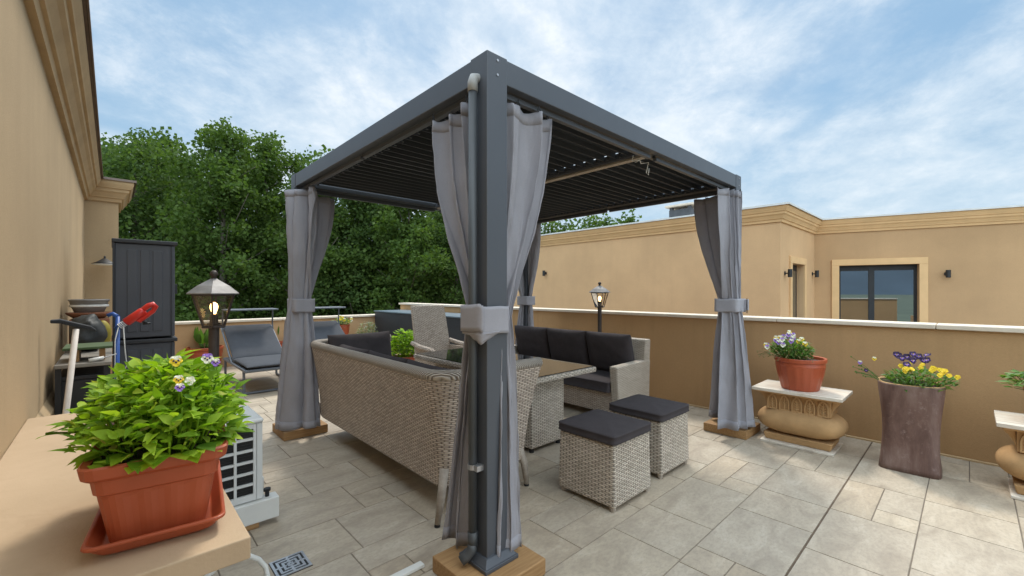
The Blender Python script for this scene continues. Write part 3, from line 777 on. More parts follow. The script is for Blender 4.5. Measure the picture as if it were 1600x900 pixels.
# drainpipe down the near post
dpx, dpy = PX0 - .028, PY0 + .075
mb = MB(); mb.tube([(dpx, dpy, 2.395), (dpx, dpy, BK + .10)], .021, 14)
mb.tube([(dpx, dpy, BK + .16), (dpx, dpy, BK + .09)], .0245, 14)
mb.tube([(dpx, dpy, BK + .10), (dpx - .006, dpy - .002, BK + .075), (dpx - .03, dpy + .01, BK + .045), (dpx - .055, dpy + .02, BK + .03)], .0245, 14)
dp = mb.build('drainpipe', 'pipe_grey', pg, smooth=True)
mb = MB(); mb.tube([(dpx, dpy, 2.365), (dpx, dpy, 2.41), (dpx + .006, dpy, 2.43), (dpx + .03, dpy, 2.436), (dpx + .06, dpy, 2.436)], .025, 14); mb.build('elbow', 'pipe_elbow', dp, smooth=True)
mb = MB(); zc = .555
ring = [(dpx + .0235 * math.cos(a), dpy + .0235 * math.sin(a)) for a in [math.pi * .35 + i * math.pi * 1.55 / 10 for i in range(11)]]
mb.loft([[(x, y, zc - .012) for x, y in ring], [(x, y, zc + .012) for x, y in ring]], False, False)
mb.box(dpx - .01, dpy - .048, zc - .012, dpx + .027, dpy - .022, zc + .012)
mb.build('pipe_clamp', 'clamp_steel', dp, solid=.004)

# blocks under the posts
for k, lab in (('near', 'wooden block under the front pergola post, nearest the camera'), ('left', 'wooden block under the left pergola post beside the lounger'), ('right', 'wooden block under the right pergola post beside the stone flower stand'), ('back', 'wooden block under the rear pergola post behind the table')):
    x, y = posts[k]; c = (x + PS / 2, y + PS / 2)
    s = .20
    mb = MB(); mb.box(c[0] - s, c[1] - s, .001, c[0] + s, c[1] + s, BK)
    tag(mb.build('wooden_block', 'wood_block', org=(c[0], c[1], 0), bevel=.005), lab, 'wooden block', 'wooden blocks under the pergola posts')

# ------------------------------------------------------------------ curtains
def smooth(t): t = max(0, min(1, t)); return t * t * (3 - 2 * t)
def curtain(start, a, o, label, seed, top=(.02, .42), tie=(-.005, .06), bot=(-.06, .30), bot_out=.05, ztop=2.40, zbot=.10, npl=6, topamp=.035, tie_out=-.01, bamp=.040):
    rg = random.Random(seed); a = Vector((*a, 0)); o = Vector((*o, 0)); st = Vector((*start, 0))
    ZTIE = 1.255; NU, NZ = 110, 64
    ph = rg.uniform(0, 6); rows = []
    warp = [rg.uniform(-.35, .35) for _ in range(8)]
    for iz in range(NZ + 1):
        z = ztop + (zbot - ztop) * iz / NZ
        if z > ZTIE:
            t = smooth(((z - ZTIE) / (ztop - ZTIE)) ** .72)
            s0, s1 = tie[0] + (top[0] - tie[0]) * t, tie[1] + (top[1] - tie[1]) * t
            amp = .020 + (topamp - .020) * t; off = tie_out * (1 - t)
        else:
            t = ((ZTIE - z) / (ZTIE - zbot)) ** .75
            s0, s1 = tie[0] + (bot[0] - tie[0]) * t, tie[1] + (bot[1] - tie[1]) * t
            amp = .020 + (bamp - .0) * t; off = tie_out + bot_out * t
        row = []
        for iu in range(NU + 1):
            u = iu / NU
            uw = u + .05 * math.sin(2 * math.pi * u + ph + z * .9) + .025 * math.sin(2 * math.pi * 2.3 * u - z * 1.1 + seed)
            th = 2 * math.pi * npl * uw + ph + .7 * math.sin(z * 1.3 + seed)
            tight = math.exp(-((z - ZTIE) / .22) ** 2)          # many small gathers only at the tie
            f = math.sin(th) + .30 * math.sin(2 * th + 1 + 1.5 * z) * (.5 + .5 * math.sin(z * 2 + ph)) + tight * .6 * math.sin(3.1 * th)
            env = .45 + .55 * math.sin(math.pi * (u * 1.2 + .35 * math.sin(z * .9 + seed)) + ph) ** 2
            sl = .020 * math.cos(th)
            nz = noise.noise(Vector((u * 3.2 + seed * 3, z * 1.8, seed))) * .022 + noise.noise(Vector((u * 9 + z * 3, z * 6, seed + 9))) * .008 + abs(noise.noise(Vector((u * 16 - z * 5, z * 9 + u * 6, seed + 4)))) * .006
            p = st + a * (s0 + (s1 - s0) * u + sl) + o * (off + amp * f * env + nz)
            zz_ = z
            if iz == 0: zz_ = z - .012 * (1 - abs(math.cos(math.pi * 3 * u)))
            if iz == NZ: zz_ = z + .012 * math.sin(u * 7 + seed)
            row.append((p.x, p.y, zz_))
        rows.append(row)
    c0 = st + a * top[0]
    root = thing('curtain', label, 'curtain', (c0.x, c0.y, ztop), 'grey curtains tied to the pergola posts')
    mb = MB(); mb.loft(rows, False, False); mb.build('cloth', 'curtain_cloth', root, smooth=True, solid=.003, fix=False)
    ht = MB()
    for iu in (0, NU - 3): ht.loft([[Vector(r[iu + k]) + Vector((0, 0, 0)) for k in range(4)] for r in rows], False, False)
    ht.loft([rows[NZ - 2], rows[NZ - 1], rows[NZ]], False, False); ht.loft([rows[0], rows[1], rows[2]], False, False)
    hm = ht.build('hem', 'curtain_cloth', root, smooth=True, solid=.006, fix=False)
    for i in range(4):
        p = rows[0][int(NU * (.04 + .92 * i / 3))]
        mb = MB(); q = Vector(p); r_ = .010
        mb.tube([q + a * r_ * math.cos(k * .7) + Vector((0, 0, .008 + r_ * math.sin(k * .7))) for k in range(10)], .0025, 5)
        mb.tube([q + Vector((0, 0, .01)), (q.x, q.y, ZB - .02)], .003, 5)
        mb.build('hook', 'black_plastic', root)
    return root
def resample(P, n):
    P = [Vector((p[0], p[1])) for p in P]
    # Catmull-Rom through the points
    out = []
    m = len(P) - 1
    for k in range(n + 1):
        f = k / n * m; i = min(m - 1, int(f)); t = f - i
        p0, p1, p2, p3 = P[max(0, i - 1)], P[i], P[i + 1], P[min(m, i + 2)]
        out.append(.5 * ((2 * p1) + (p2 - p0) * t + (2 * p0 - 5 * p1 + 4 * p2 - p3) * t * t + (3 * p1 - p0 - 3 * p2 + p3) * t ** 3))
    return out
def wrap_curtain(top, tie, bot, label, seed, ztop=2.385, zbot=.10, npl=4.0):
    ZTIE = 1.262; NU, NZ = 120, 64
    T, K, B = resample(top, NU), resample(tie, NU), resample(bot, NU)
    rows = []; ph = seed * 1.7
    for iz in range(NZ + 1):
        z = ztop + (zbot - ztop) * iz / NZ
        if z > ZTIE: t = smooth(((z - ZTIE) / (ztop - ZTIE)) ** .75); Q = [k.lerp(p, t) for k, p in zip(K, T)]; amp = .012 + .026 * t
        else: t = ((ZTIE - z) / (ZTIE - zbot)) ** .8; Q = [k.lerp(p, t) for k, p in zip(K, B)]; amp = .012 + .030 * t
        tight = math.exp(-((z - ZTIE) / .25) ** 2); row = []
        for iu in range(NU + 1):
            u = iu / NU; d = (Q[min(NU, iu + 1)] - Q[max(0, iu - 1)]).normalized(); nn = Vector((-d.y, d.x))
            uw = u + .05 * math.sin(2 * math.pi * u + ph + z * .8) + .03 * math.sin(2 * math.pi * 2.2 * u - z + seed)
            th = 2 * math.pi * npl * uw + ph + .6 * math.sin(z * 1.4 + seed)
            f = math.sin(th) + .35 * math.sin(2 * th + 1 + 1.5 * z) * math.sin(z * 2 + ph) + tight * .5 * math.sin(2.6 * th)
            env = .4 + .6 * math.sin(math.pi * (u * 1.3 + .3 * math.sin(z + seed)) + ph) ** 2
            a = amp * f * env + noise.noise(Vector((u * 3.5 + seed * 3, z * 1.8, seed))) * .018 + noise.noise(Vector((u * 9 + z * 3, z * 6, seed + 9))) * .008 + abs(noise.noise(Vector((u * 16 - z * 5, z * 9 + u * 6, seed + 4)))) * .006
            p = Q[iu] + nn * a + d * .014 * math.cos(th)
            zz_ = z - (.012 * (1 - abs(math.cos(math.pi * 3 * u))) if iz == 0 else 0) + (.010 * math.sin(u * 7 + seed) if iz == NZ else 0)
            row.append((p.x, p.y, zz_))
        rows.append(row)
    root = thing('curtain', label, 'curtain', (T[0].x, T[0].y, ztop), 'grey curtains tied to the pergola posts')
    mb = MB(); mb.loft(rows, False, False); mb.build('cloth', 'curtain_cloth', root, smooth=True, solid=.003, fix=False)
    ht = MB()
    for iu in (0, NU - 3): ht.loft([[Vector(r[iu + k]) + Vector((0, 0, 0)) for k in range(4)] for r in rows], False, False)
    ht.loft([rows[NZ - 2], rows[NZ - 1], rows[NZ]], False, False); ht.loft([rows[0], rows[1], rows[2]], False, False)
    hm = ht.build('hem', 'curtain_cloth', root, smooth=True, solid=.006, fix=False)
    for i in range(4):
        q = Vector(rows[0][int(NU * (.05 + .9 * i / 3))]); mb = MB()
        mb.tube([q + Vector((.007 * math.cos(k * .7), .007 * math.cos(k * .7), .008 + .010 * math.sin(k * .7))) for k in range(10)], .0025, 5)
        mb.tube([q + Vector((0, 0, .01)), (q.x, q.y, ZB - .02)], .003, 5); mb.build('hook', 'black_plastic', root)
    return root
nx, ny = posts['near']; lx, ly = posts['left']; rx, ry = posts['right']; bx, by = posts['back']
curtain((nx + .055, ny + PS), (0, 1), (-1, 0), 'pale curtain left of the drainpipe on the front post', 1, (.03, .40), (-.03, .045), (.0, .21), .035, bamp=.012, ztop=2.365, npl=2.4, tie_out=.025, topamp=.05)
curtain((nx + PS, ny + .055), (1, 0), (0, -1), 'pale curtain on the right of the front post', 2, (.02, .36), (-.025, .04), (-.085, .065), .045, bamp=-.008, ztop=2.37, npl=2.1, tie_out=.02, topamp=.045)
wrap_curtain([(1.275, 4.61), (1.262, 4.50), (1.30, 4.40), (1.40, 4.33), (1.385, 4.22)], [(1.27, 4.58), (1.262, 4.49), (1.30, 4.445), (1.37, 4.43), (1.43, 4.455)],
             [(1.20, 4.63), (1.145, 4.50), (1.22, 4.34), (1.37, 4.26), (1.48, 4.28)], 'grey curtain on the left post, the panel in front of the loungers', 3)
curtain((lx + PS, ly + .07), (1, 0), (0, 1), 'darker curtain behind on the left post, hanging towards the black box', 4, (-.03, .30), (-.08, .03), (-.12, .16), .02, ztop=2.38, npl=2.2)
wrap_curtain([(4.51, 1.545), (4.44, 1.56), (4.36, 1.595), (4.27, 1.60), (4.17, 1.635)], [(4.50, 1.545), (4.465, 1.53), (4.43, 1.55), (4.40, 1.60), (4.425, 1.66)],
             [(4.555, 1.47), (4.47, 1.42), (4.37, 1.43), (4.27, 1.52), (4.21, 1.65)], 'grey curtain on the right post, the wide front panel beside the stone stand', 5)
curtain((rx + .07, ry + PS), (0, 1), (1, 0), 'darker inner curtain on the right post, facing the long parapet', 6, (-.02, .30), (-.06, .04), (-.08, .14), .02, ztop=2.38, npl=2.2)
curtain((bx, by + .07), (-1, 0), (0, 1), 'curtain on the rear post, left of it behind the front post', 7, (.0, .36), (-.05, .05), (-.08, .2), .03, ztop=2.39, npl=3)
curtain((bx + .07, by), (0, -1), (1, 0), 'curtain on the rear post, right of it behind the three-cushion sofa', 8, (-.02, .20), (-.06, .04), (-.08, .12), .02, ztop=2.39, npl=3)

def tieback(x0, y0, x1, y1, label, z0=1.195, z1=1.325, flap=False, tail=None):
    t = thing('tieback', label, 'curtain tie', ((x0 + x1) / 2, (y0 + y1) / 2, z0), 'fabric bands tying the curtains to the posts')
    r = .03; N = 6
    base = []
    for (cx_, cy_, a0) in ((x1 - r, y1 - r, 0), (x0 + r, y1 - r, 90), (x0 + r, y0 + r, 180), (x1 - r, y0 + r, 270)):
        for i in range(N + 1):
            a = R(a0 + 90 * i / N); base.append((cx_ + r * math.cos(a), cy_ + r * math.sin(a)))
    P_ = [Vector(p) for p in base] + [Vector(base[0])]; pts = []
    for i in range(len(P_) - 1):
        k = max(1, int((P_[i + 1] - P_[i]).length / .014))
        pts += [P_[i].lerp(P_[i + 1], q / k) for q in range(k)]
    cen = Vector(((x0 + x1) / 2, (y0 + y1) / 2)); n = len(pts)
    def at(i, off, z):
        p = pts[i % n]; d = (p - cen).normalized(); w = noise.noise(Vector((p.x * 16, p.y * 16, z * 9 + x0))) * .0035
        q = p + d * (off + w); return (q.x, q.y, z + .006 * noise.noise(Vector((p.x * 11, p.y * 11, 4 + z))))
    mb = MB(); mb.loft([[at(i, 0, z0 + (z1 - z0) * k / 8) for i in range(n)] for k in range(9)], True, False); mb.build('band', 'tie_cloth', t, smooth=True, solid=.005, fix=False)
    if flap:   # pointed lower flap and the overlapping free end on the corner facing the camera
        ic = min(range(n), key=lambda i: (pts[i] - Vector((x0, y0))).length)
        H_ = 9
        mb = MB(); mb.loft([[at(ic + k, .004 - .006 * q, z0 + .01 - (.012 + .048 * (1 - abs(k) / H_)) * q / 3) for k in range(-H_, H_ + 1)] for q in range(4)], False, False); mb.build('flap', 'tie_cloth', t, smooth=True, solid=.004, fix=False)
        mb = MB(); mb.loft([[at(ic + k, .008 + .010 * max(0, k + 2) / 4, z0 + .012 - .010 * (k > 0) + (z1 - z0 - .004) * q / 6 + .008 * (k + 10) / 12) for k in range(-12, 3)] for q in range(7)], False, False); mb.build('free_end', 'tie_cloth', t, smooth=True, solid=.005, fix=False)
    elif tail:
        mb = MB(); c = Vector(tail)
        mb.box(c.x - .035, c.y - .012, z0 + .015, c.x + .035, c.y + .012, z1 - .005); mb.build('free_end', 'tie_cloth', t, bevel=.006)
        mb = MB(); mb.box(c.x - .040, c.y - .016, z0 - .01, c.x - .022, c.y - .0125, z1 + .004); mb.build('buckle', 'black_plastic', t)
tieback(nx - .054, ny - .014, nx + PS + .012, ny + PS + .012, 'pale fabric band with pointed flap around the front post', flap=True)
tieback(lx - .035, ly - .10, lx + PS + .03, ly + PS + .015, 'fabric band around the left post curtains beside the lounger')
tieback(rx - .095, ry - .045, rx + PS + .012, ry + PS + .05, 'fabric band with buckle around the right post curtains', tail=(rx + .105, ry - .058))
tieback(bx - .06, by - .06, bx + PS + .015, by + PS + .015, 'fabric band around the rear post curtains')

# ------------------------------------------------------------------ cushions
def cushion_mesh(w, d, h, puff=.5, seed=0, wr=.006, n=26, e=6):
    """local cushion lying flat: x half w/2, y half d/2, thickness h; puff 0 = slab, 1 = pillow"""
    mb = MB(); top = []; bot = []
    for i in range(n + 1):
        rt = []; rb = []
        for j in range(n + 1):
            u = math.sin((2 * i / n - 1) * math.pi / 2); v = math.sin((2 * j / n - 1) * math.pi / 2)
            edge = ((1 - abs(u) ** e) * (1 - abs(v) ** e)); pz = max(0, edge) ** .5
            dome = (1 - u * u) * (1 - v * v)
            t = h / 2 * (pz * (1 - puff) + puff * (.35 * pz + .65 * dome ** .55 if dome > 0 else 0))
            pin = 1 - .05 * puff * (1 - abs(v) ** 2) * abs(u) ** 4; pin2 = 1 - .05 * puff * (1 - abs(u) ** 2) * abs(v) ** 4
            nz = wr * (noise.noise(Vector((u * 2.2 + seed * 5, v * 2.2, seed))) + .5 * noise.noise(Vector((u * 6, v * 5 + seed * 3, seed + 2)))) * pz
            x, y = u * w / 2 * pin, v * d / 2 * pin2
            rt.append((x, y, h / 2 + t - h / 2 + nz)); rb.append((x, y, -t + nz * .5))
        top.append(rt); bot.append(rb)
    mb.loft(top, False, False); mb.loft([list(reversed(r)) for r in bot], False, False)
    return mb
def cushion(name, mat, parent, c, w, d, h, puff=.3, seed=0, rx=0, rz=0, wr=.006, ry=0, e=6):
    mb = cushion_mesh(w, d, h, puff, seed, wr, e=e)
    mb.xf(Matrix.Translation(Vector(c)) @ Matrix.Rotation(rz, 4, 'Z') @ Matrix.Rotation(ry, 4, 'Y') @ Matrix.Rotation(rx, 4, 'X'))
    return mb.build(name, mat, parent, smooth=True, fix=False)

def box_cushion(name, parent, cx_, cy_, z0, w, d, h, seed):
    """foam cushion with upright sides, piped edges and a slightly domed top"""
    mb = MB(); n = 22; r = .012; rings = []
    def sq(ww, dd, z, rad):
        pts = []
        for (sx, sy, a0) in ((1, 1, 0), (-1, 1, 90), (-1, -1, 180), (1, -1, 270)):
            for i in range(5):
                a = R(a0 + 22.5 * i); pts.append((cx_ + sx * (ww / 2 - rad) + rad * math.cos(a), cy_ + sy * (dd / 2 - rad) + rad * math.sin(a)))
        out = []
        for i in range(len(pts)):
            a, b = Vector(pts[i]), Vector(pts[(i + 1) % len(pts)]); k = max(1, int((b - a).length / .035))
            for q in range(k):
                p = a.lerp(b, q / k); nz = noise.noise(Vector((p.x * 7 + seed, p.y * 7, z * 20))) * .003
                dv = Vector((p.x - cx_, p.y - cy_)).normalized(); out.append((p.x + dv.x * nz, p.y + dv.y * nz, z + noise.noise(Vector((p.x * 5, p.y * 5 + seed, 3))) * .003))
        return out
    n0 = None
    for s_, z in ((-.012, 0), (0, .004), (.003, .008), (-.001, .014), (0, h * .5), (-.001, h - .014), (.003, h - .007), (0, h - .002), (-.016, h + .001), (-.06, h + .007), (-.16, h + .013), (-.30, h + .016)):
        ww, dd = w + 2 * s_ if w + 2 * s_ > .05 else .05, d + 2 * s_ if d + 2 * s_ > .05 else .05
        k = 1
        base = sq(w, d, z0 + z, .03); sx, sy = ww / w, dd / d
        rings.append([(cx_ + (p[0] - cx_) * sx, cy_ + (p[1] - cy_) * sy, p[2]) for p in base])
    mb.loft(rings); return mb.build(name, 'cushion_dark', parent, smooth=True)
# ------------------------------------------------------------------ left wicker sofa (seen from behind)
def u_path(x0, y0, x1, y1, r=.10, n=6):
    """U in plan, open towards +X: far arm, back, near arm"""
    pts = []
    m = 5
    for i in range(m): pts.append((x1 - (x1 - x0 - r) * i / m, y1))
    for i in range(n + 1):
        a = R(90 + 90 * i / n); pts.append((x0 + r + r * math.cos(a), y1 - r + r * math.sin(a)))
    for i in range(1, 8): pts.append((x0, y1 - r - (y1 - y0 - 2 * r) * i / 8))
    for i in range(n + 1):
        a = R(180 + 90 * i / n); pts.append((x0 + r + r * math.cos(a), y0 + r + r * math.sin(a)))
    for i in range(1, m + 1): pts.append((x0 + r + (x1 - x0 - r) * i / m, y0))
    return pts
def plan_normals(P):
    N = []
    for i in range(len(P)):
        a = Vector(P[max(0, i - 1)]); b = Vector(P[min(len(P) - 1, i + 1)]); d = (b - a).normalized(); N.append((Vector((-d.y, d.x)), d))
    return N
SX0, SY0, SX1, SY1 = 1.47, 2.19, 2.16, 4.36
sofa = thing('wicker_sofa', 'long brown wicker sofa with flared back turned to the camera', 'sofa', ((SX0 + SX1) / 2, (SY0 + SY1) / 2, 0))
P = u_path(SX0, SY0, SX1, SY1); NN = plan_normals(P)
ZS0, ZS1 = .20, .875; TH = .055
def flare(z): s = (z - ZS0) / (ZS1 - ZS0); return .085 * s ** 1.6
levels = [ZS0 + (ZS1 - ZS0) * i / 10 for i in range(11)]
rings = []
for i, p in enumerate(P):
    nrm, tan = NN[i]; nrm = -nrm if (Vector(p) + nrm * .05 - Vector(((SX0 + SX1) / 2 + .2, (SY0 + SY1) / 2))).length < (Vector(p) - Vector(((SX0 + SX1) / 2 + .2, (SY0 + SY1) / 2))).length else nrm
    ring = []
    endk = 0
    if i == 0: endk = -1
    if i == len(P) - 1: endk = 1
    frac = 1 if endk else (.8 if i in (1, len(P) - 2) else 0)
    for z in levels: q = Vector(p) + nrm * flare(z) + (Vector((1, 0)) * flare(z) * 1.2 if endk else Vector((0, 0))); ring.append((q.x, q.y, z))
    for z in reversed(levels): q = Vector(p) + nrm * (flare(z) - TH) + (Vector((1, 0)) * flare(z) * 1.2 if endk else Vector((0, 0))); ring.append((q.x, q.y, z))
    rings.append(ring)
mb = MB(); mb.loft(rings, True, True); body = mb.build('shell', 'wicker_brown', sofa)
mid = [((Vector(r[10]) + Vector(r[11])) / 2 + Vector((0, 0, .012))) for r in rings]
mb = MB(); mb.tube(mid, .036, 10); mb.build('rim', 'wicker_braid', sofa, smooth=True)
mb = MB(); mb.tube([Vector(r[0]) * .5 + Vector(r[-1]) * .5 for r in rings], .024, 8); mb.build('lower_rim', 'wicker_braid', sofa, smooth=True)
mb = MB(); mb.box(SX0 + .07, SY0 + .07, .19, SX1 + .01, SY1 - .07, .33); mb.build('seat_base', 'wicker', sofa)
for (x, y, ox, oy) in ((SX0, SY0, -.06, -.03), (SX0, SY1, -.05, .05), (SX1, SY0, .02, -.01), (SX1, SY1, .02, .01)):
    mb = MB(); mb.tube([(x + (.03 if x < 1.8 else -.03), y + (.03 if y < 3 else -.03), .30), (x + ox * .25, y + oy * .25, .16), (x + ox, y + oy, .012)], [.03, .026, .017], 8)
    lg = mb.build('leg', 'wicker_leg', sofa, smooth=True)
    mb = MB(); mb.lathe(x + ox, y + oy, [(.018, 0), (.018, .014)], 10); mb.build('foot', 'black_plastic', lg)
cl_ = SY1 - SY0 - .16
cushion('seat_cushion', 'cushion_dark', sofa, ((SX0 + SX1) / 2 + .06, (SY0 + SY1) / 2, .39), .58, cl_, .12, .15, 3)
for i in range(3):
    yc = SY0 + .09 + cl_ * (i + .5) / 3
    cushion('back_cushion', 'cushion_dark', sofa, (SX0 + .150, yc, .645), .15 * 3.2, cl_ / 3 * 1.0, .18, .75, 4 + i, ry=R(-80), wr=.014)
cushion('back_cushion', 'cushion_dark', sofa, (SX0 + .40, SY1 - .11, .715), .66, .52, .17, .55, 9, rx=R(78), wr=.012)
cushion('back_cushion', 'cushion_dark', sofa, (SX0 + .44, SY0 + .145, .64), .54, .46, .16, .75, 10, rx=R(-78), wr=.014)

# ------------------------------------------------------------------ right three-seat sofa
s2 = thing('wicker_sofa', 'pale wicker sofa with three dark back cushions along the parapet', 'sofa', (4.2, 3.5, 0))
AX0, AX1, AY0, AY1 = 3.86, 4.52, 2.52, 4.62
mb = MB()
mb.prism([(AX1 - .02, .08), (AX1 - .10, .08), (AX1 - .13, .40), (AX1 - .06, .845), (AX1 + .045, .845), (AX1 + .01, .40)], AY0 + .005, AY1 - .005)
mb.build('backrest', 'wicker', s2, bevel=.015)
for (y0, y1) in ((AY0, AY0 + .10), (AY1 - .10, AY1)):
    mb = MB(); mb.prism([(AX0 + .05, .06), (AX1 + .0, .06), (AX1 + .028, .615), (AX0, .60)], y0, y1); mb.build('armrest', 'wicker', s2, bevel=.015)
mb = MB(); mb.box(AX0 + .06, AY0 + .101, .08, AX1 - .12, AY1 - .101, .31); mb.build('seat_base', 'wicker_brown', s2)
box_cushion('seat_cushion', s2, (AX0 + AX1) / 2 - .03, (AY0 + AY1) / 2, .312, .62, AY1 - AY0 - .205, .115, 13)
cw = (AY1 - AY0 - .20) / 3
for i in range(3):
    cushion('back_cushion', 'cushion_dark', s2, (AX1 - .17, AY0 + .10 + cw * (i + .5), .665), .50, cw * 1.02, .19, .55, 14 + i, ry=R(76), wr=.016, rz=R((-2, 1, 2)[i]))
for x in (AX0 + .09, AX1 - .05):
    for y in (AY0 + .05, AY1 - .05):
        mb = MB(); mb.lathe(x, y, [(.02, 0), (.024, .065)], 10); mb.build('foot', 'black_plastic', s2)

# ------------------------------------------------------------------ table
tb = thing('dining_table', 'wicker dining table with dark glass top between the sofas', 'table', (2.87, 3.3, 0))
BX0, BX1, BY0, BY1 = 2.45, 3.28, 2.36, 4.24; bz = .70; bw = .075
mb = MB()
zt0, zt1 = bz - .048, bz
mb.box(BX0, BY0, zt0, BX1, BY0 + bw, zt1); mb.box(BX0, BY1 - bw, zt0, BX1, BY1, zt1); mb.box(BX0, BY0 + bw + .001, zt0, BX0 + bw, BY1 - bw - .001, zt1); mb.box(BX1 - bw, BY0 + bw + .001, zt0, BX1, BY1 - bw - .001, zt1)
mb.build('top_frame', 'wicker', tb, bevel=.012)
mb = MB(); mb.box(BX0 + .02, BY0 + .02, bz + .002, BX1 - .02, BY1 - .02, bz + .008); mb.build('glass_top', 'table_glass', tb)
mb = MB(); mb.box(BX0 + bw, BY0 + bw, bz - .04, BX1 - bw, BY1 - bw, bz - .012); mb.build('top_panel', 'wicker_brown', tb)
mb = MB(); mb.box(2.62, 2.56, .04, 3.05, 4.06, bz - .05); mb.build('pedestal', 'wicker', tb, bevel=.012)
for x in (2.66, 3.01):
    for y in (2.60, 4.02):
        mb = MB(); mb.lathe(x, y, [(.022, 0), (.022, .042)], 10); mb.build('foot', 'black_plastic', tb)

# ------------------------------------------------------------------ armchair at the head of the table
ca = thing('wicker_chair', 'high backed wicker armchair at the far end of the table', 'chair', (3.2, 4.95, 0))
c0, c1, yb = 2.99, 3.54, 5.02
mb = MB()
rows = []
for i in range(11):
    s = i / 10; z = .40 + .80 * s; y = yb + .05 + .16 * s ** 1.4; w = .285 - .02 * s
    rows.append([((c0 + c1) / 2 - w, y, z), ((c0 + c1) / 2 + w, y, z), ((c0 + c1) / 2 + w, y + .045, z), ((c0 + c1) / 2 - w, y + .045, z)])
mb.loft(rows); mb.build('backrest', 'wicker_brown', ca, bevel=.01)
mb = MB(); mb.box(c0 + .02, yb - .48, .30, c1 - .02, yb + .06, .42); mb.build('seat', 'wicker_brown', ca, bevel=.012)
for s, x in ((-1, c0), (1, c1)):
    mb = MB(); mb.tube([(x + s * .03, yb + .12, .70), (x + s * .05, yb - .1, .665), (x + s * .05, yb - .38, .65), (x + s * .045, yb - .46, .60), (x + s * .02, yb - .47, .40)], [.03, .034, .036, .034, .028], 8)
    mb.box(x - .018, yb - .40, .40, x + .018, yb + .08, .64); mb.build('armrest', 'wicker_brown', ca, smooth=False)
for x in (c0 + .05, c1 - .05):
    for y in (yb - .44, yb + .03):
        mb = MB(); mb.tube([(x, y, .31), (x, y, 0)], [.024, .018], 8); mb.build('leg', 'wicker_leg', ca)

# ------------------------------------------------------------------ ottomans
ot = thing('ottoman', 'square wicker stool with dark cushion, the nearer one', 'stool', (2.525, 1.75, 0), 'wicker stools with dark cushions')
q = .222
mb = MB(); mb.box(2.525 - q, 1.75 - q, .03, 2.525 + q, 1.75 + q, .425, taper=-.008); mb.build('body', 'wicker', ot, bevel=.012)
box_cushion('cushion', ot, 2.525, 1.75, .427, .47, .47, .058, 21)
for sx in (-1, 1):
    for sy in (-1, 1):
        mb = MB(); mb.lathe(2.525 + sx * (q - .02), 1.75 + sy * (q - .02), [(.016, 0), (.02, .012), (.022, .032)], 10); mb.build('foot', 'wicker_leg', ot)
dup(ot, (3.195, 1.785, 0), 'square wicker stool with dark cushion, the farther one beside the sofa arm')

# ------------------------------------------------------------------ black covered box
bb = thing('covered_box', 'long black covered storage box with flat top at the far end of the parapet', 'storage box', (4.72, 7.6, 0))
mb = MB(); mb.box(4.38, 5.75, 0, 5.10, 9.28, .93); mb.build('body', 'black_cover', bb, bevel=.01)
mb = MB(); mb.box(4.36, 5.73, .932, 5.12, 9.30, .958); mb.build('lid', 'cover_top_sky_sheen', bb, bevel=.006)

# ------------------------------------------------------------------ lamp posts
def lantern(x, y, label):
    t = thing('lamp_post', label, 'garden lamp', (x, y, 0), 'lit lantern lamp posts')
    mb = MB(); mb.lathe(x, y, [(.075, 0), (.075, .02), (.04, .05), (.028, .08), (.028, 1.17), (.034, 1.18), (.034, 1.205)], 16); mb.build('pole', 'lamp_metal', t, smooth=False)
    S = 6
    def ring(r, z, ph=0): return [(x + r * math.cos(2 * math.pi * k / S + ph), y + r * math.sin(2 * math.pi * k / S + ph), z) for k in range(S)]
    ph = R(17); zb, zt, rb, rt = 1.183, 1.378, .060, .118
    mb = MB()
    for k in range(S):
        a = ring(rb, zb, ph)[k]; b = ring(rt, zt, ph)[k]; mb.tube([a, b], .0055, 6)
    for r, z, w in ((rb, zb, .008), (rt, zt, .007)):
        rr = ring(r, z, ph)
        for k in range(S): mb.tube([rr[k], rr[(k + 1) % S]], w, 6)
    cage = mb.build('frame', 'lamp_metal', t)
    for k in range(S):
        a = ring(rb, zb, ph); b = ring(rt, zt, ph); mb = MB(); j = (k + 1) % S
        mb.add([a[k], a[j], b[j], b[k]], [(0, 1, 2, 3)]); mb.build('pane', 'lantern_glass', cage)
    mb = MB(); mb.loft([ring(.148, zt + .004, ph), ring(.148, zt + .010, ph), ring(.092, zt + .055, ph), ring(.028, zt + .092, ph), ring(.018, zt + .10, ph)]); rf = mb.build('roof', 'lamp_roof', t)
    mb = MB(); mb.lathe(x, y, [(.018, zt + .098), (.013, zt + .112), (.024, zt + .122), (.018, zt + .140), (.008, zt + .15)], 12); mb.build('finial', 'lamp_metal', rf, smooth=True)
    mb = MB(); mb.lathe(x, y, [(.022, 1.205), (.022, 1.255), (.016, 1.26)], 12); mb.build('socket', 'lamp_metal', t)
    mb = MB(); mb.lathe(x, y, [(.010, 1.258), (.013, 1.272), (.020, 1.292), (.022, 1.306), (.018, 1.322), (.006, 1.332)], 16); mb.build('light_bulb', 'bulb', t, smooth=True)
    return t
l1 = lantern(.455, 3.17, 'large lit lantern on a brown pole behind the green planter')
ly2 = planex(937, 4.90)
dup(l1, (4.90, ly2, 0), 'lit lantern on a dark pole behind the three-cushion sofa')

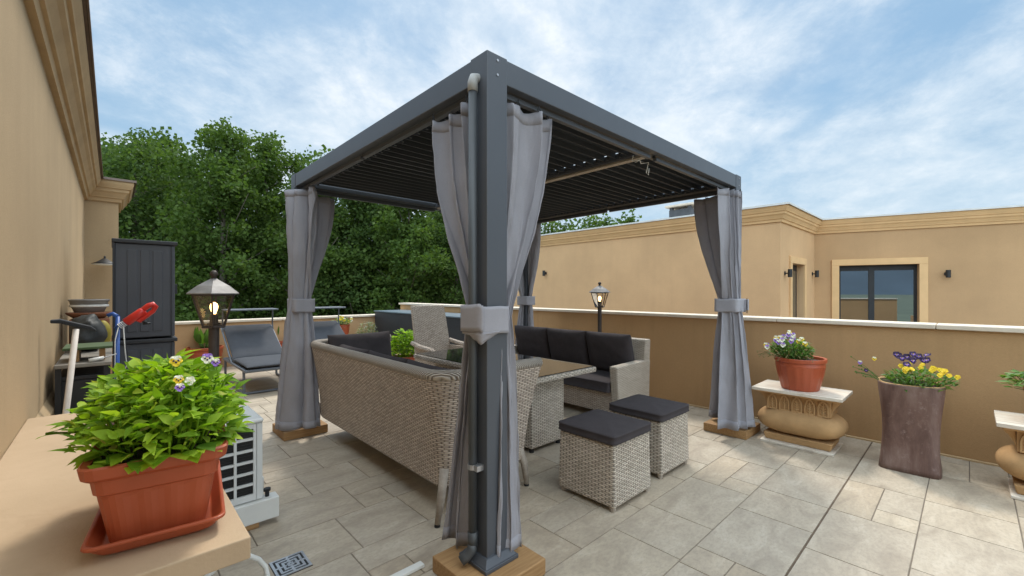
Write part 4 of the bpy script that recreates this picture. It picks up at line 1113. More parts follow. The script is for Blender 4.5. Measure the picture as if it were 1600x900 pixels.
# ------------------------------------------------------------------ storage cabinets
def cabinet(z0, z1, label, lid):
    t = thing('storage_cabinet', label, 'cabinet', (.24, 5.9, z0), None)
    X0, X1, Y0, Y1 = 0.0, .475, 5.50, 6.28
    mb = MB(); mb.box(X0 + .012, Y0 + .012, z0 + .002, X1 - .012, Y1 - .012, z1 - .04); mb.build('body', 'grey_plastic', t, bevel=.01)
    mb = MB(); mb.box(X0 - .008, Y0 - .008, z1 - .038, X1 + .008, Y1 + .008, z1); mb.build('lid', 'grey_plastic_dark', t, bevel=.008)
    mb = MB()
    H = z1 - z0
    for i in range(3):
        xa = X0 + .10 + i * .095
        mb.box(xa, Y0 + .006, z0 + .06, xa + .075, Y0 + .016, z1 - .10)
    mb.build('side_panel', 'grey_plastic', t, bevel=.006)
    mb = MB(); mb.box(X1 - .045, Y0 + .004, z0 + .01, X1 - .036, Y0 + .0115, z1 - .045); mb.box(X0 - .002, Y0 - .002, z0 + .004, X0 + .014, Y0 + .05, z1 - .04)
    mb.build('door_edge', 'grey_plastic_dark', t)
    mb = MB(); mb.box(X1 - .0115, Y0 + .08, z0 + H * .5 - .05, X1 + .012, Y0 + .11, z0 + H * .5 + .05); mb.build('handle', 'grey_plastic_dark', t, bevel=.004)
cabinet(.0, .93, 'dark grey plastic cabinet at the bottom, carrying another cabinet', True)
cabinet(.945, 1.90, 'tall dark grey ribbed plastic cabinet stacked on top of another', True)

# ------------------------------------------------------------------ clutter by the house wall
wt = thing('work_table', 'grey topped work table heaped with garden things by the house wall', 'table', (-.13, 4.75, 0))
mb = MB(); mb.box(-.283, 4.10, .885, -.005, 5.42, .91); mb.build('table_top', 'grey_board', wt, bevel=.004)
for x in (-.265, -.03):
    for y in (4.14, 5.38):
        mb = MB(); mb.box(x - .015, y - .015, 0, x + .015, y + .015, .884); mb.build('leg', 'black_plastic', wt)
mb = MB(); mb.box(-.27, 4.16, .30, -.02, 5.36, .32); mb.build('shelf', 'black_plastic', wt)
def blob(name, mat, c, r, seed, label, cat, amp=.25):
    mb = MB(); mb.ball(c, r[0], r[1], r[2], 28, 18)
    v = []
    for p in mb.v:
        d = Vector(p) - Vector(c); k = 1 + amp * noise.noise(Vector(p) * 9 + Vector((seed, 0, 0))) + amp * .5 * noise.noise(Vector(p) * 22)
        q = Vector(c) + d * k; q.z = max(q.z, c[2] - r[2] * .92); v.append(tuple(q))
    mb.v = v; zb = c[2] - r[2] * .92
    return tag(mb.build(name, mat, smooth=True, org=(c[0], c[1], zb)), label, cat)
blob('black_bag', 'black_bag', (-.15, 4.95, 1.055), (.105, .17, .155), 2, 'crumpled black bag heaped on the work table', 'bag')
for z_, lab in ((.001, 'black plastic crate on the floor under the work table'), (.322, 'black plastic crate on the shelf under the table top')):
    h_ = .285 if z_ < .1 else .50
    cr = thing('plastic_crate', lab, 'crate', (-.15, 4.42, z_), 'black crates under the work table')
    mb = MB(); mb.box(-.262, 4.17, z_, -.035, 4.66, z_ + h_ - .03, taper=.012); mb.build('body', 'black_plastic', cr, bevel=.008)
    mb = MB(); mb.box(-.272, 4.16, z_ + h_ - .029, -.025, 4.67, z_ + h_); mb.build('lid', 'black_plastic', cr, bevel=.006)
blob('black_bag', 'black_bag', (-.15, 5.0, .445), (.10, .25, .135), 8, 'black sack on the lower shelf of the work table', 'bag')
blob('yellow_ball', 'yellow_olive', (-.062, 5.10, 1.03), (.055, .055, .12), 3, 'olive yellow watering bag beside the black bag', 'bag', .05)
# board under the basins, resting on the bag and the far crate
mb = MB(); mb.box(-.27, 5.18, .912, -.02, 5.40, 1.16); tag(mb.build('crate', 'brown_clay', bevel=.01, org=(-.14, 5.3, .912)), 'brown plastic crate standing under the stacked basins', 'crate')
zb0 = 1.165
t = thing('flower_bowl', 'brown clay bowl under the grey basin', 'bowl', (-.15, 5.29, zb0))
mb = MB(); mb.lathe(-.15, 5.29, [(.10, zb0), (.145, zb0 + .035), (.15, zb0 + .05), (.14, zb0 + .05), (.09, zb0 + .015)], 28); mb.build('bowl', 'brown_clay', t, smooth=True)
zb1 = zb0 + .052
t = thing('basin', 'grey plastic basin stacked on the brown bowl', 'basin', (-.15, 5.29, zb1))
mb = MB(); mb.lathe(-.15, 5.29, [(.095, zb1), (.115, zb1 + .05), (.125, zb1 + .095), (.132, zb1 + .10), (.132, zb1 + .112), (.12, zb1 + .112), (.10, zb1 + .02)], 28); mb.build('bowl', 'grey_basin', t, smooth=True)
mb = MB(); mb.lathe(-.15, 5.29, [(.122, zb1 + .045), (.127, zb1 + .05), (.127, zb1 + .062), (.123, zb1 + .066)], 28, cap=False); mb.build('band', 'white_plastic', t)
# blue pole, broom, green board
mb = MB(); mb.tube([(.02, 4.62, 0), (.025, 4.72, .6), (.03, 4.80, 1.19)], .016, 10); mb.tube([(.03, 4.80, 1.19), (.0, 4.83, 1.215), (-.03, 4.84, 1.20)], .016, 10)
tag(mb.build('metal_pole', 'blue_metal', smooth=True, org=(.02, 4.62, 0)), 'blue metal pole leaning upright against the work table', 'pole')
br = thing('broom', 'broom standing head up with a pale handle by the house wall', 'broom', (-.20, 3.68, 0))
hx, hy, hz = -.172, 3.93, 1.155
mb = MB(); mb.tube([(-.262, 3.70, 0), (hx, hy, hz)], .0155, 12); mb.build('handle', 'wood_pole', br, smooth=True)
mb = MB()
bl = [(-.19, .05, .040), (-.12, .045, .050), (-.03, .02, .055), (.05, .0, .055), (.12, -.012, .045), (.165, -.03, .03)]
rows = [[(hx + d * .55, hy + d * .62 - .022, hz + o), (hx + d * .55, hy + d * .62 + .022, hz + o), (hx + d * .55, hy + d * .62 + .022, hz + o + w * .55), (hx + d * .55, hy + d * .62 - .022, hz + o + w * .55)] for d, o, w in bl]
mb.loft(rows); mb.build('head', 'black_plastic', br, bevel=.006)
mb = MB(); mb.box(-.21, 4.17, .0, .0, 4.57, .018)
mb.xf(Matrix.Translation((-.02, 0.0, 1.0)) @ Matrix.Rotation(R(8), 4, 'Y') @ Matrix.Translation((.02, 0, -.0)))
gb = thing('green_tray', 'dark green board lying on the work table', 'board', (-.12, 4.4, .912))
mb2 = MB(); mb2.box(-.25, 4.18, .995, -.0, 4.52, 1.012); mb2.build('board', 'green_board', gb, bevel=.004)
mb2 = MB(); mb2.box(-.20, 4.22, .911, -.17, 4.48, .994); mb2.box(-.07, 4.22, .911, -.04, 4.48, .994); mb2.build('runner', 'wood_block', gb)
ft = thing('hand_trowel', 'small steel trowel lying at the edge of the work table', 'trowel', (-.06, 4.14, .911))
mb = MB(); mb.tube([(-.12, 4.125, .925), (-.045, 4.135, .935)], .012, 8); mb.build('handle', 'white_plastic', ft, smooth=True)
mb = MB(); mb.tube([(-.045, 4.135, .935), (.02, 4.142, .955)], .005, 6); mb.build('blade', 'steel', ft)
# red and blue pump tool lying across, hung by its white cord
pt = thing('water_pump_toy', 'red hand pump with blue barrel and white cord tied to the blue pole', 'hand pump', (.1, 4.75, 1.1))
A = Vector((.035, 4.76, 1.105)); B = Vector((.255, 4.72, 1.29)); dv = (B - A).normalized()
mb = MB(); mb.tube([A - dv * .02, A + dv * .09], .019, 12); mb.build('barrel', 'blue_metal', pt, smooth=True)
mb = MB(); mb.tube([A + dv * .055, A + dv * .06, A + dv * .20, A + dv * .21], [.02, .034, .034, .026], 12)
up = Vector((-.45, 0, .85)) - dv * Vector((-.45, 0, .85)).dot(dv); up.normalize()
g0 = A + dv * .12
mb.tube([g0 - up * .012, A + dv * .13 - up * .05, A + dv * .25 - up * .042, A + dv * .285 - up * .022, A + dv * .285 + up * .004, A + dv * .26 + up * .012, A + dv * .15 + up * .010], [.016, .017, .018, .021, .023, .022, .018], 10)
mb.build('handle', 'red_plastic', pt, smooth=True)
mb = MB(); c = A + dv * .15 - up * .075; mb.tube([A + dv * .14 - up * .045, c, c - up * .02], .011, 8); mb.tube([c - up * .02 - Vector((.025, 0, 0)), c - up * .02 + Vector((.025, 0, 0))], .009, 8); mb.build('nozzle', 'black_plastic', pt, smooth=True)
mb = MB()
for k in range(5): 
    cc = A + dv * (.012 + .012 * k); a1 = up; a2 = dv.cross(up)
    mb.tube([cc + (a1 * math.cos(q * .7) + a2 * math.sin(q * .7)) * .022 for q in range(10)], .004, 5)
mb.tube([A + Vector((0, -.02, -.0)), A + Vector((-.02, -.03, -.1)), A + Vector((-.022, -.03, -.35)), A + Vector((-.022, -.03, -.55))], .0045, 6)
mb.tube([A + dv * .04 + Vector((0, -.02, -.02)), A + dv * .04 + Vector((.008, -.02, -.2)), A + dv * .04 + Vector((.02, -.02, -.34)), A + dv * .04 + Vector((.005, -.02, -.38)), A + dv * .04 + Vector((-.008, -.02, -.34))], .0045, 6)
mb.build('cord', 'cord_white', pt, smooth=True)

# ------------------------------------------------------------------ sun loungers
def lounger(x0, label):
    x1 = x0 + .72; Y0, YH, Y1 = 6.55, 7.45, 8.28
    t = thing('sun_lounger', label, 'sun lounger', ((x0 + x1) / 2, 7.4, 0), 'grey sun loungers by the far parapet')
    z = .33
    mb = MB()
    mb.tube([(x0, YH + .6, z), (x0, Y0, z), (x1, Y0, z), (x1, YH + .6, z), (x0, YH + .6, z)], .02, 8); mb.tube([(x0, YH, z), (x1, YH, z)], .016, 8)
    mb.box(x0 + .01, Y0 + .01, z - .012, x1 - .01, YH + .55, z + .012)
    mb.build('frame', 'lounger_frame', t)
    for x in (x0, x1):
        mb = MB(); mb.tube([(x, Y0 + .12, z), (x, Y0 + .10, .02), (x, YH + .5, .02), (x, YH + .5, z)], .017, 8); mb.build('leg', 'lounger_frame', t)
    mb = MB(); mb.tube([(x0, Y0 + .10, .02), (x1, Y0 + .10, .02)], .017, 8); mb.build('crossbar', 'lounger_frame', t)
    cushion('seat_pad', 'lounger_pad', t, ((x0 + x1) / 2, (Y0 + YH) / 2 - .0, z + .055), .70, YH - Y0 + .04, .075, .12, 31, wr=.004)
    d = Vector((0, Y1 - YH, .80 - .36)); a = math.atan2(d.z, d.y)
    cushion('back_pad', 'lounger_pad', t, ((x0 + x1) / 2, (YH + Y1) / 2, (.36 + .80) / 2 + .035), .70, d.length, .07, .12, 32, rx=a, wr=.004)
    mb = MB()
    for x in (x0, x1): mb.tube([(x, YH, z), (x, Y1, .80)], .016, 8)
    mb.tube([(x0, Y1, .80), (x1, Y1, .80)], .016, 8); mb.build('back_frame', 'lounger_frame', t)
    mb = MB()
    for x in (x0, x1): mb.tube([(x, Y1 - .12, .74), (x, Y1 - .08, .84), (x, Y1 - .10, 1.09)], .012, 8)
    sh = mb.build('sunshade_frame', 'lounger_frame', t)
    mb = MB(); mb.box(x0 - .01, Y1 - .42, 1.088, x1 + .01, Y1 - .06, 1.112); mb.build('sunshade', 'lounger_frame', sh, bevel=.006)
    return t
lg = lounger(1.29, 'grey sun lounger with sunshade, the one showing its seat beside the lit lantern')
dup(lg, (1.29 + .36 + 1.13, 7.4, 0), 'grey sun lounger mostly hidden behind the left post curtain')

# ------------------------------------------------------------------ plants
def leaf(mb, base, d, up, L, Wd, droop=.25, fold=.25, seg=3):
    """pointed leaf folded along the midrib"""
    d = Vector(d).normalized(); up = Vector(up); side = d.cross(up)
    if side.length < 1e-4: side = d.cross(Vector((1, 0, 0)))
    side.normalize(); nu = side.cross(d).normalized(); b = Vector(base)
    mid = []; lf = []; rt = []
    prof = [(0, .10), (.22, .85), (.45, 1.0), (.72, .58), (1, 0)]
    o = len(mb.v)
    for s, w in prof:
        c = b + d * L * s - nu * droop * L * s * s
        mid.append(c); lf.append(c + side * Wd * .5 * w + nu * fold * Wd * .5 * w); rt.append(c - side * Wd * .5 * w + nu * fold * Wd * .5 * w)
    vs = []
    for i in range(len(prof) - 1): vs += [lf[i], mid[i], rt[i]]
    vs.append(mid[-1]); n_ = len(prof) - 1; fs = []
    for i in range(n_ - 1):
        a = i * 3; fs += [(a, a + 1, a + 4, a + 3), (a + 1, a + 2, a + 5, a + 4)]
    a = (n_ - 1) * 3; fs += [(a, a + 1, n_ * 3), (a + 1, a + 2, n_ * 3)]
    mb.add(vs, fs)
def flower(parent, c, nrm, r, mats, seed=0):
    """five round overlapping petals and a small eye; mats = (upper petals, lower petals, blotch, eye)"""
    rg = random.Random(seed); nrm = Vector(nrm).normalized(); a = nrm.cross(Vector((0, 0, 1)))
    if a.length < .1: a = Vector((1, 0, 0))
    a.normalize(); b = nrm.cross(a).normalized()
    if b.z < 0: b = -b
    mb = MB(); c = Vector(c); N = 9
    for k, (ang, rr, dist, mi, dz) in enumerate(((58, .52, .50, 0, -.06), (122, .52, .50, 0, -.03), (182, .46, .46, 1, .0), (-2, .46, .46, 1, .03), (-90, .56, .46, 1, .06))):
        mb.cur = mi; ca = math.cos(R(ang)); sa = math.sin(R(ang)); pc = c + (a * ca + b * sa) * r * dist + nrm * r * dz
        ring = [pc + (a * math.cos(2 * math.pi * q / N) + b * math.sin(2 * math.pi * q / N)) * r * rr + nrm * r * .12 * math.sin(q * 2.2 + k) for q in range(N)]
        mb.add([pc] + ring, [(0, 1 + q, 1 + (q + 1) % N) for q in range(N)])
        if k >= 2:
            mb.cur = 2; pc = c + (a * ca + b * sa) * r * .30 + nrm * r * (dz + .09)
            mb.add([pc] + [pc + (a * math.cos(2 * math.pi * q / 6) + b * math.sin(2 * math.pi * q / 6)) * r * .17 for q in range(6)], [(0, 1 + q, 1 + (q + 1) % 6) for q in range(6)])
    mb.cur = 3; pc = c + nrm * r * .22
    mb.add([pc] + [pc + (a * math.cos(2 * math.pi * q / 6) + b * math.sin(2 * math.pi * q / 6)) * r * .12 for q in range(6)], [(0, 1 + q, 1 + (q + 1) % 6) for q in range(6)])
    return mb.build('flower', list(mats), parent, fix=False)
PUR = ('purple_flower', 'white_flower', 'dark_flower', 'yellow_flower'); WHI = ('white_flower', 'yellow_flower', 'dark_flower', 'yellow_flower')
LIL = ('white_flower', 'purple_flower', 'dark_flower', 'yellow_flower'); DRK = ('dark_flower', 'dark_flower', 'purple_flower', 'yellow_flower'); YEL = ('yellow_flower', 'yellow_flower', 'yellow_flower', 'yellow_flower')

# big rectangular planter on the ledge, with its tray
PC = Vector((.112, 1.63, 0)); PR = R(-7)
ZL = .75
RM = rotz(PR, PC)
def rrect(w, d, z, r=.025, n=4, c=PC):
    pts = []
    for (sx, sy, a0) in ((1, 1, 0), (-1, 1, 90), (-1, -1, 180), (1, -1, 270)):
        for i in range(n + 1):
            a = R(a0 + 90 * i / n); pts.append((c.x + sx * (w / 2 - r) + r * math.cos(a), c.y + sy * (d / 2 - r) + r * math.sin(a), z))
    return pts
tray = MB()
tray.loft([rrect(.20, .40, ZL + .001), rrect(.235, .435, ZL + .012), rrect(.272, .472, ZL + .035), rrect(.285, .485, ZL + .037), rrect(.285, .485, ZL + .046), rrect(.268, .468, ZL + .046), rrect(.225, .425, ZL + .016)])
tray.xf(RM); tag(tray.build('plant_tray', 'terracotta_plastic', smooth=False, org=(PC.x, PC.y, ZL), bevel=.003), 'rectangular terracotta coloured tray under the big leafy planter', 'plant tray')
pl = thing('potted_plant', 'rectangular terracotta planter of lime green leaves and pansies on the ledge', 'potted plant', (PC.x, PC.y, ZL + .017))
z0 = ZL + .0175
def ribbed(w, d, z, amp):
    pts = []
    N = 96; 
    base = rrect(w, d, z, .03, 5)
    # resample evenly, then flute
    per = [Vector(p) for p in base]; L = [0]
    for i in range(len(per)): L.append(L[-1] + (per[(i + 1) % len(per)] - per[i]).length)
    for k in range(N):
        s = L[-1] * k / N; i = max(j for j in range(len(per)) if L[j] <= s + 1e-9); f = (s - L[i]) / max(1e-9, L[i + 1] - L[i]); p = per[i].lerp(per[(i + 1) % len(per)], f)
        dd = Vector((p.x - PC.x, p.y - PC.y, 0)); 
        pts.append(tuple(p + dd.normalized() * amp * (1 if k % 4 < 2 else -1)))
    return pts
mb = MB()
mb.loft([ribbed(.196, .39, z0, 0), ribbed(.20, .394, z0 + .01, .0006), ribbed(.236, .43, z0 + .125, .0010), ribbed(.240, .434, z0 + .135, 0), ribbed(.252, .445, z0 + .140, 0), ribbed(.262, .455, z0 + .175, 0), ribbed(.275, .47, z0 + .178, 0), ribbed(.290, .485, z0 + .186, 0), ribbed(.298, .493, z0 + .212, 0), ribbed(.290, .485, z0 + .216, 0), ribbed(.262, .455, z0 + .210, 0), ribbed(.25, .44, z0 + .17, 0)])
mb.xf(RM); mb.build('pot', 'terracotta_plastic', pl, smooth=False)
mb = MB(); mb.add([(p[0], p[1], p[2]) for p in rrect(.262, .455, z0 + .19)], [tuple(range(20))]); mb.xf(RM); mb.build('soil', 'soil', pl)
rg = random.Random(42)
mb = MB(); st = MB()
zr = z0 + .20
for i in range(1500):
    a = rg.uniform(0, 2 * math.pi); rr = rg.random() ** .55
    ex, ey = .155 * rr * math.cos(a), .255 * rr * math.sin(a)
    b0 = Vector((PC.x + ex, PC.y + ey, zr)); 
    dome = math.sqrt(max(0, 1 - rr ** 2))
    hgt = (.04 + .185 * dome) * (rg.random() ** .45)
    out = Vector((math.cos(a) * 1.0, math.sin(a), 0))
    b = b0 + out * (.030 * rr * rg.uniform(.4, 1.5)) + Vector((0, 0, hgt))
    if i % 6 == 0: st.tube([b0 - out * .02, b0.lerp(b, .6) + Vector((0, 0, .01)), b], .0028, 5)
    aa = a + rg.gauss(0, 1.25)
    d = Vector((math.cos(aa), math.sin(aa), rg.uniform(-.1, 1.7) * (1.1 - .45 * rr)))
    L = rg.choice((rg.uniform(.025, .045), rg.uniform(.035, .06), rg.uniform(.035, .066))) * (1.08 - .25 * rr); leaf(mb, b, d, (rg.gauss(0, .45), rg.gauss(0, .45), 1), L, L * rg.uniform(.40, .60), rg.uniform(.1, .5), rg.uniform(.15, .55))
for i in range(34):         # broad rounded leaves over the rim
    a = rg.uniform(-2.9, .3); b = Vector((PC.x + .15 * math.cos(a), PC.y + .24 * math.sin(a), zr + rg.uniform(.005, .03)))
    leaf(mb, b, (math.cos(a), math.sin(a), .12), (0, 0, 1), rg.uniform(.045, .06), rg.uniform(.04, .055), .3, .08)
for k in range(9):          # the sprig leaning out to the left
    s = k / 8; b = Vector((PC.x - .12 - .10 * s, PC.y + .0 + .04 * s - .02, zr + .05 + .03 * math.sin(s * 3)))
    leaf(mb, b, (-.8, rg.uniform(-.9, .9), rg.uniform(-.1, .4)), (0, 0, 1), .048, .038, .3, .15)
st.tube([(PC.x - .08, PC.y - .02, zr), (PC.x - .14, PC.y - .01, zr + .05), (PC.x - .24, PC.y + .02, zr + .06)], .003, 5)
mb.build('foliage', 'leaf_lime', pl, smooth=True, fix=False); st.build('stems', 'leaf_lime', pl, smooth=True)
cm = Vector((0, 0, 1.4))
for (px, py, d, r, ms, lab) in ((275, 564, 1.20, .017, WHI, 'cream pansy with yellow lip'), (324, 560, 1.26, .017, PUR, None), (279, 593, 1.12, .013, WHI, None), (281, 605, 1.11, .012, LIL, 'small violet pansy'), (297, 595, 1.15, .013, ('white_flower', 'white_flower', 'white_flower', 'yellow_flower'), None), (337, 566, 1.27, .013, LIL, None)):
    x, y = world_at(px, d); p = Vector((x, y, 1.4 - (py - 455) / 668 * d))
    f = flower(pl, p, (cm - p).normalized() + Vector((0, 0, .35)), r, ms, int(px))
    if lab: f['label'] = lab
    mb = MB(); mb.tube([p - (cm - p).normalized() * .006, p + Vector((.01, .01, -.06)), p + Vector((.012, .014, -.13))], .0018, 5); mb.build('flower_stem', 'leaf_lime', f)

# ledge: painted slab on masonry supports
ld = thing('ledge', 'tan painted slab ledge along the house wall carrying the leafy planter', 'ledge', (0, 2.3, 0))
mb = MB(); mb.box(HX + .002, 1.30, ZL - .058, .268, 3.28, ZL); mb.build('slab', 'slab_paint', ld, bevel=.004)
for (y0, y1) in ((1.62, 1.72), (3.14, 3.25)):
    mb = MB(); mb.box(HX + .002, y0, 0, -.07, y1, ZL - .059); mb.build('support', 'plaster_house', ld)

# ------------------------------------------------------------------ air conditioning unit
ac = thing('air_conditioner', 'white outdoor air conditioning unit with dark grille openings', 'air conditioner', (.26, 3.1, 0))
GX0, GX1, GY0, GY1, GZ0, GZ1 = -.16, .655, 2.89, 3.30, .165, .615
mb = MB(); mb.box(GX0, GY0 + .02, GZ0, GX1, GY1, GZ1); mb.build('casing', 'white_metal', ac, bevel=.014)
mb = MB(); mb.box(GX0 - .006, GY0 - .012, GZ1 + .001, GX1 + .006, GY1 + .006, GZ1 + .028); mb.build('top_panel', 'white_metal', ac, bevel=.012)
# grille: white lattice in front of a dark recess
gx0, gx1 = GX0 + .04, GX1 - .048
mb = MB(); mb.box(gx0, GY0 + .012, GZ0 + .03, gx1, GY0 + .0195, GZ1 - .02); back = mb.build('coil', 'grille_dark', ac)
mb = MB()
ncol, nrow = 8, 6
cwid = (gx1 - gx0) / ncol; rh = (GZ1 - GZ0 - .05) / nrow
mb.box(GX0, GY0 - .004, GZ0, gx0, GY0 + .0185, GZ1); mb.box(gx1, GY0 - .004, GZ0, gx1 + .016, GY0 + .0185, GZ1); mb.box(gx1 + .019, GY0 - .002, GZ0, GX1, GY0 + .0185, GZ1)
for k in range(nrow + 1):
    zc = GZ0 + .03 + k * rh; zlo = zc - .007 if k else GZ0; zhi = zc + .007 if k < nrow else GZ1
    mb.box(gx0 + .0005, GY0 - .003, zlo, gx1 - .0005, GY0 + .011, zhi)
for k in range(1, ncol): mb.box(gx0 + k * cwid - .007, GY0 - .0035, GZ0 + .002, gx0 + k * cwid + .007, GY0 + .0105, GZ1 - .002)
mb.build('grille', 'white_metal', ac)
mb = MB()
for k in range(nrow):
    for c_ in range(ncol):
        for q in range(3):
            zc = GZ0 + .03 + (k + .25 + .25 * q) * rh; mb.box(gx0 + c_ * cwid + .012, GY0 + .006, zc - .0035, gx0 + (c_ + 1) * cwid - .012, GY0 + .0115, zc + .0035)
mb.build('fins', 'fin_grey', ac)
for (a, b, c_, d) in ((GX1 - .20, GY0 - .03, GX1 + .085, GY0 + .06), (GX1 - .20, GY1 - .08, GX1 + .085, GY1 + .01), (GX0, GY0 - .03, GX0 + .2, GY0 + .06)):
    mb = MB(); mb.box(a, b, .035, c_, d, .158); mb.build('foot', 'white_plastic', ac, bevel=.006)
mb = MB(); mb.tube([(GX1 + .03, GY0 + .02, .158), (GX1 + .03, GY0 + .02, .20)], .012, 8); mb.tube([(GX1 + .03, GY0 + .02, .19), (GX1 + .03, GY0 + .02, .205)], .02, 8); mb.build('bolt', 'black_plastic', ac)
mb = MB(); mb.box(GX0 + .05, GY0 - .02, .001, GX1 - .02, GY0 + .07, .034); mb.box(GX0 + .05, GY1 - .08, .001, GX1 - .02, GY1, .034)
tag(mb.build('wooden_batten', 'wood_block', org=(.25, 3.1, 0), bevel=.004), 'wooden battens under the white air conditioning unit', 'wooden batten')
# hose from under the slab
mb = MB(); x1_, y1_ = world_at(418, 2.08); x0_, y0_ = world_at(372, 2.35)
hp = []
for (px, py, d) in ((345, 880, 1.80), (362, 868, 1.85), (385, 867, 1.90), (404, 874, 1.95), (415, 886, 1.97), (419, 905, 1.96), (421, 935, 1.94)):
    x, y = world_at(px, d); hp.append((x, y, max(.013, 1.4 - (py - 455) / 668 * d)))
hp = [(hp[0][0] - .14, hp[0][1] + .05, .12), ] + hp
hp.append((hp[-1][0] - .02, hp[-1][1] - .12, .013)); hp.append((hp[-1][0] - .1, hp[-1][1] - .2, .013))
mb.tube(hp, .011, 10)
tag(mb.build('hose', 'white_plastic', smooth=True, org=(.3, 2.1, 0)), 'white drain hose curling onto the floor from under the ledge', 'hose')

# floor drain
dc = Vector((.665, 2.37, 0))
fd = thing('floor_drain', 'square steel floor drain with slotted grate in the tiles', 'drain', (dc.x, dc.y, .001))
mb = MB(); mb.box(dc.x - .082, dc.y - .082, .0005, dc.x + .082, dc.y + .082, .003); mb.build('well', 'grille_dark', fd)
mb = MB()
for k, r in enumerate((.080, .058, .036, .015)):
    w = .012
    for (a, b, c_, d) in ((-r, -r, r, -r + w), (-r, r - w, r, r), (-r, -r + w + .0002, -r + w, r - w - .0002), (r - w, -r + w + .0002, r, r - w - .0002)):
        mb.box(dc.x + a, dc.y + b, .0032, dc.x + c_, dc.y + d, .007 - k * .0001)
for s in (-1, 1): 
    mb.box(dc.x + s * .045 - .028, dc.y - .006, .0033, dc.x + s * .045 + .028, dc.y + .006, .0062); mb.box(dc.x - .006, dc.y + s * .045 - .028, .0034, dc.x + .006, dc.y + s * .045 + .028, .0061)
mb.build('grate', 'steel', fd)
# white strip lying by the near block
x, y = posts['near']
mb = MB(); mb.box(.80, 1.885, .001, 1.155, 1.925, .018); tag(mb.build('plastic_strip', 'white_plastic', org=(1.0, 1.9, 0), bevel=.003), 'white plastic strip lying on the floor against the front wooden block', 'plastic strip')

# ------------------------------------------------------------------ stone stands with flower pots
def stand(cx_, cy_, z0, label, grp='stone flower stands with marble tops'):
    t = thing('flower_stand', label, 'stone stand', (cx_, cy_, z0), grp)
    L = .345; D = .235
    mb = MB(); mb.box(cx_ - .22, cy_ - .28, z0 + .001, cx_ + .2, cy_ + .28, z0 + .02); mb.build('floor_slab', 'marble_top', t, bevel=.003)
    mb = MB(); mb.box(cx_ - .175, cy_ - .265, z0 + .021, cx_ + .175, cy_ + .265, z0 + .085, taper=.015); mb.build('plinth', 'stand_stone', t, bevel=.008)
    mb = MB(); rings = []
    for i in range(19):
        tt = -math.pi / 2 + math.pi * (i + .01) / 18.02; r = []
        for k in range(40):
            a = 2 * math.pi * k / 40
            cz = abs(math.cos(tt)) ** .75
            r.append((cx_ + D * .92 * cz * sgnpow(math.cos(a), .8), cy_ + .345 * cz * sgnpow(math.sin(a), .42), z0 + .205 + .125 * sgnpow(math.sin(tt), .9)))
        rings.append(r)
    mb.loft(rings); mb.build('body', 'stand_stone', t, smooth=True)
    # neck with a row of pointed leaves
    mb = MB(); mb.box(cx_ - .13, cy_ - .25, z0 + .30, cx_ + .13, cy_ + .25, z0 + .452); mb.build('neck', 'stand_stone', t, bevel=.005)
    for k in range(5):
        yc = cy_ + (k - 2) * .098
        prof = [(-.042, .0), (.042, .0), (.042, .075), (.034, .105), (.018, .13), (0, .142), (-.018, .13), (-.034, .105), (-.042, .075)]
        inn = [(p[0] * .72, .012 + p[1] * .80) for p in prof]
        mb = MB(); xo = cx_ - .150; zz0 = z0 + .305
        a = [(cx_ - .1305, yc + p[0], zz0 + p[1]) for p in prof]; b = [(xo, yc + p[0] * .95, zz0 + p[1]) for p in prof]; c_ = [(xo, yc + p[0], zz0 + p[1]) for p in inn]; d_ = [(cx_ - .138, yc + p[0], zz0 + p[1]) for p in inn]
        mb.loft([a, b, c_, d_])
        for q in range(4):
            for s in (-1, 1):
                mb.tube([(cx_ - .143, yc, zz0 + .022 + q * .022), (cx_ - .143, yc + s * .024, zz0 + .036 + q * .022)], [.006, .004], 5)
        mb.tube([(cx_ - .143, yc, zz0 + .012), (cx_ - .143, yc, zz0 + .115)], .005, 5)
        mb.build('leaf_ornament', 'stand_stone', t)
    for s in (-1, 1):
        mb = MB(); pts = [(.245, .305), (.262, .36), (.285, .40), (.31, .43), (.315, .452), (.255, .452), (.25, .40)]
        mb.prism([(cy_ + s * p[0], z0 + p[1]) for p in pts], cx_ - .11, cx_ + .11, axis='x'); mb.build('scroll', 'stand_stone', t, bevel=.006)
    mb = MB(); mb.box(cx_ - .20, cy_ - .315, z0 + .453, cx_ + .19, cy_ + .315, z0 + .472); mb.build('moulding', 'stand_stone', t, bevel=.006)
    mb = MB(); mb.box(cx_ - .235, cy_ - .345, z0 + .473, cx_ + .235, cy_ + .345, z0 + .5); mb.build('marble_top', 'marble_top', t, bevel=.003)
    return t
st1 = stand(4.655, 1.065, 0, 'carved stone stand with marble top under the round pansy pot')
dup(st1, (4.655, -.47, 0), 'carved stone stand cut off by the right edge of the picture, on our terrace')
xn, yn = 11.3, -1.02
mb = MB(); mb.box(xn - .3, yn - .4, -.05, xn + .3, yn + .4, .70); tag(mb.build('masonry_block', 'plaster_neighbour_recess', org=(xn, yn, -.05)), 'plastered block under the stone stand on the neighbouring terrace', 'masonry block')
dup(st1, (xn, yn, .70), 'small distant stone stand on the neighbouring terrace, right edge')

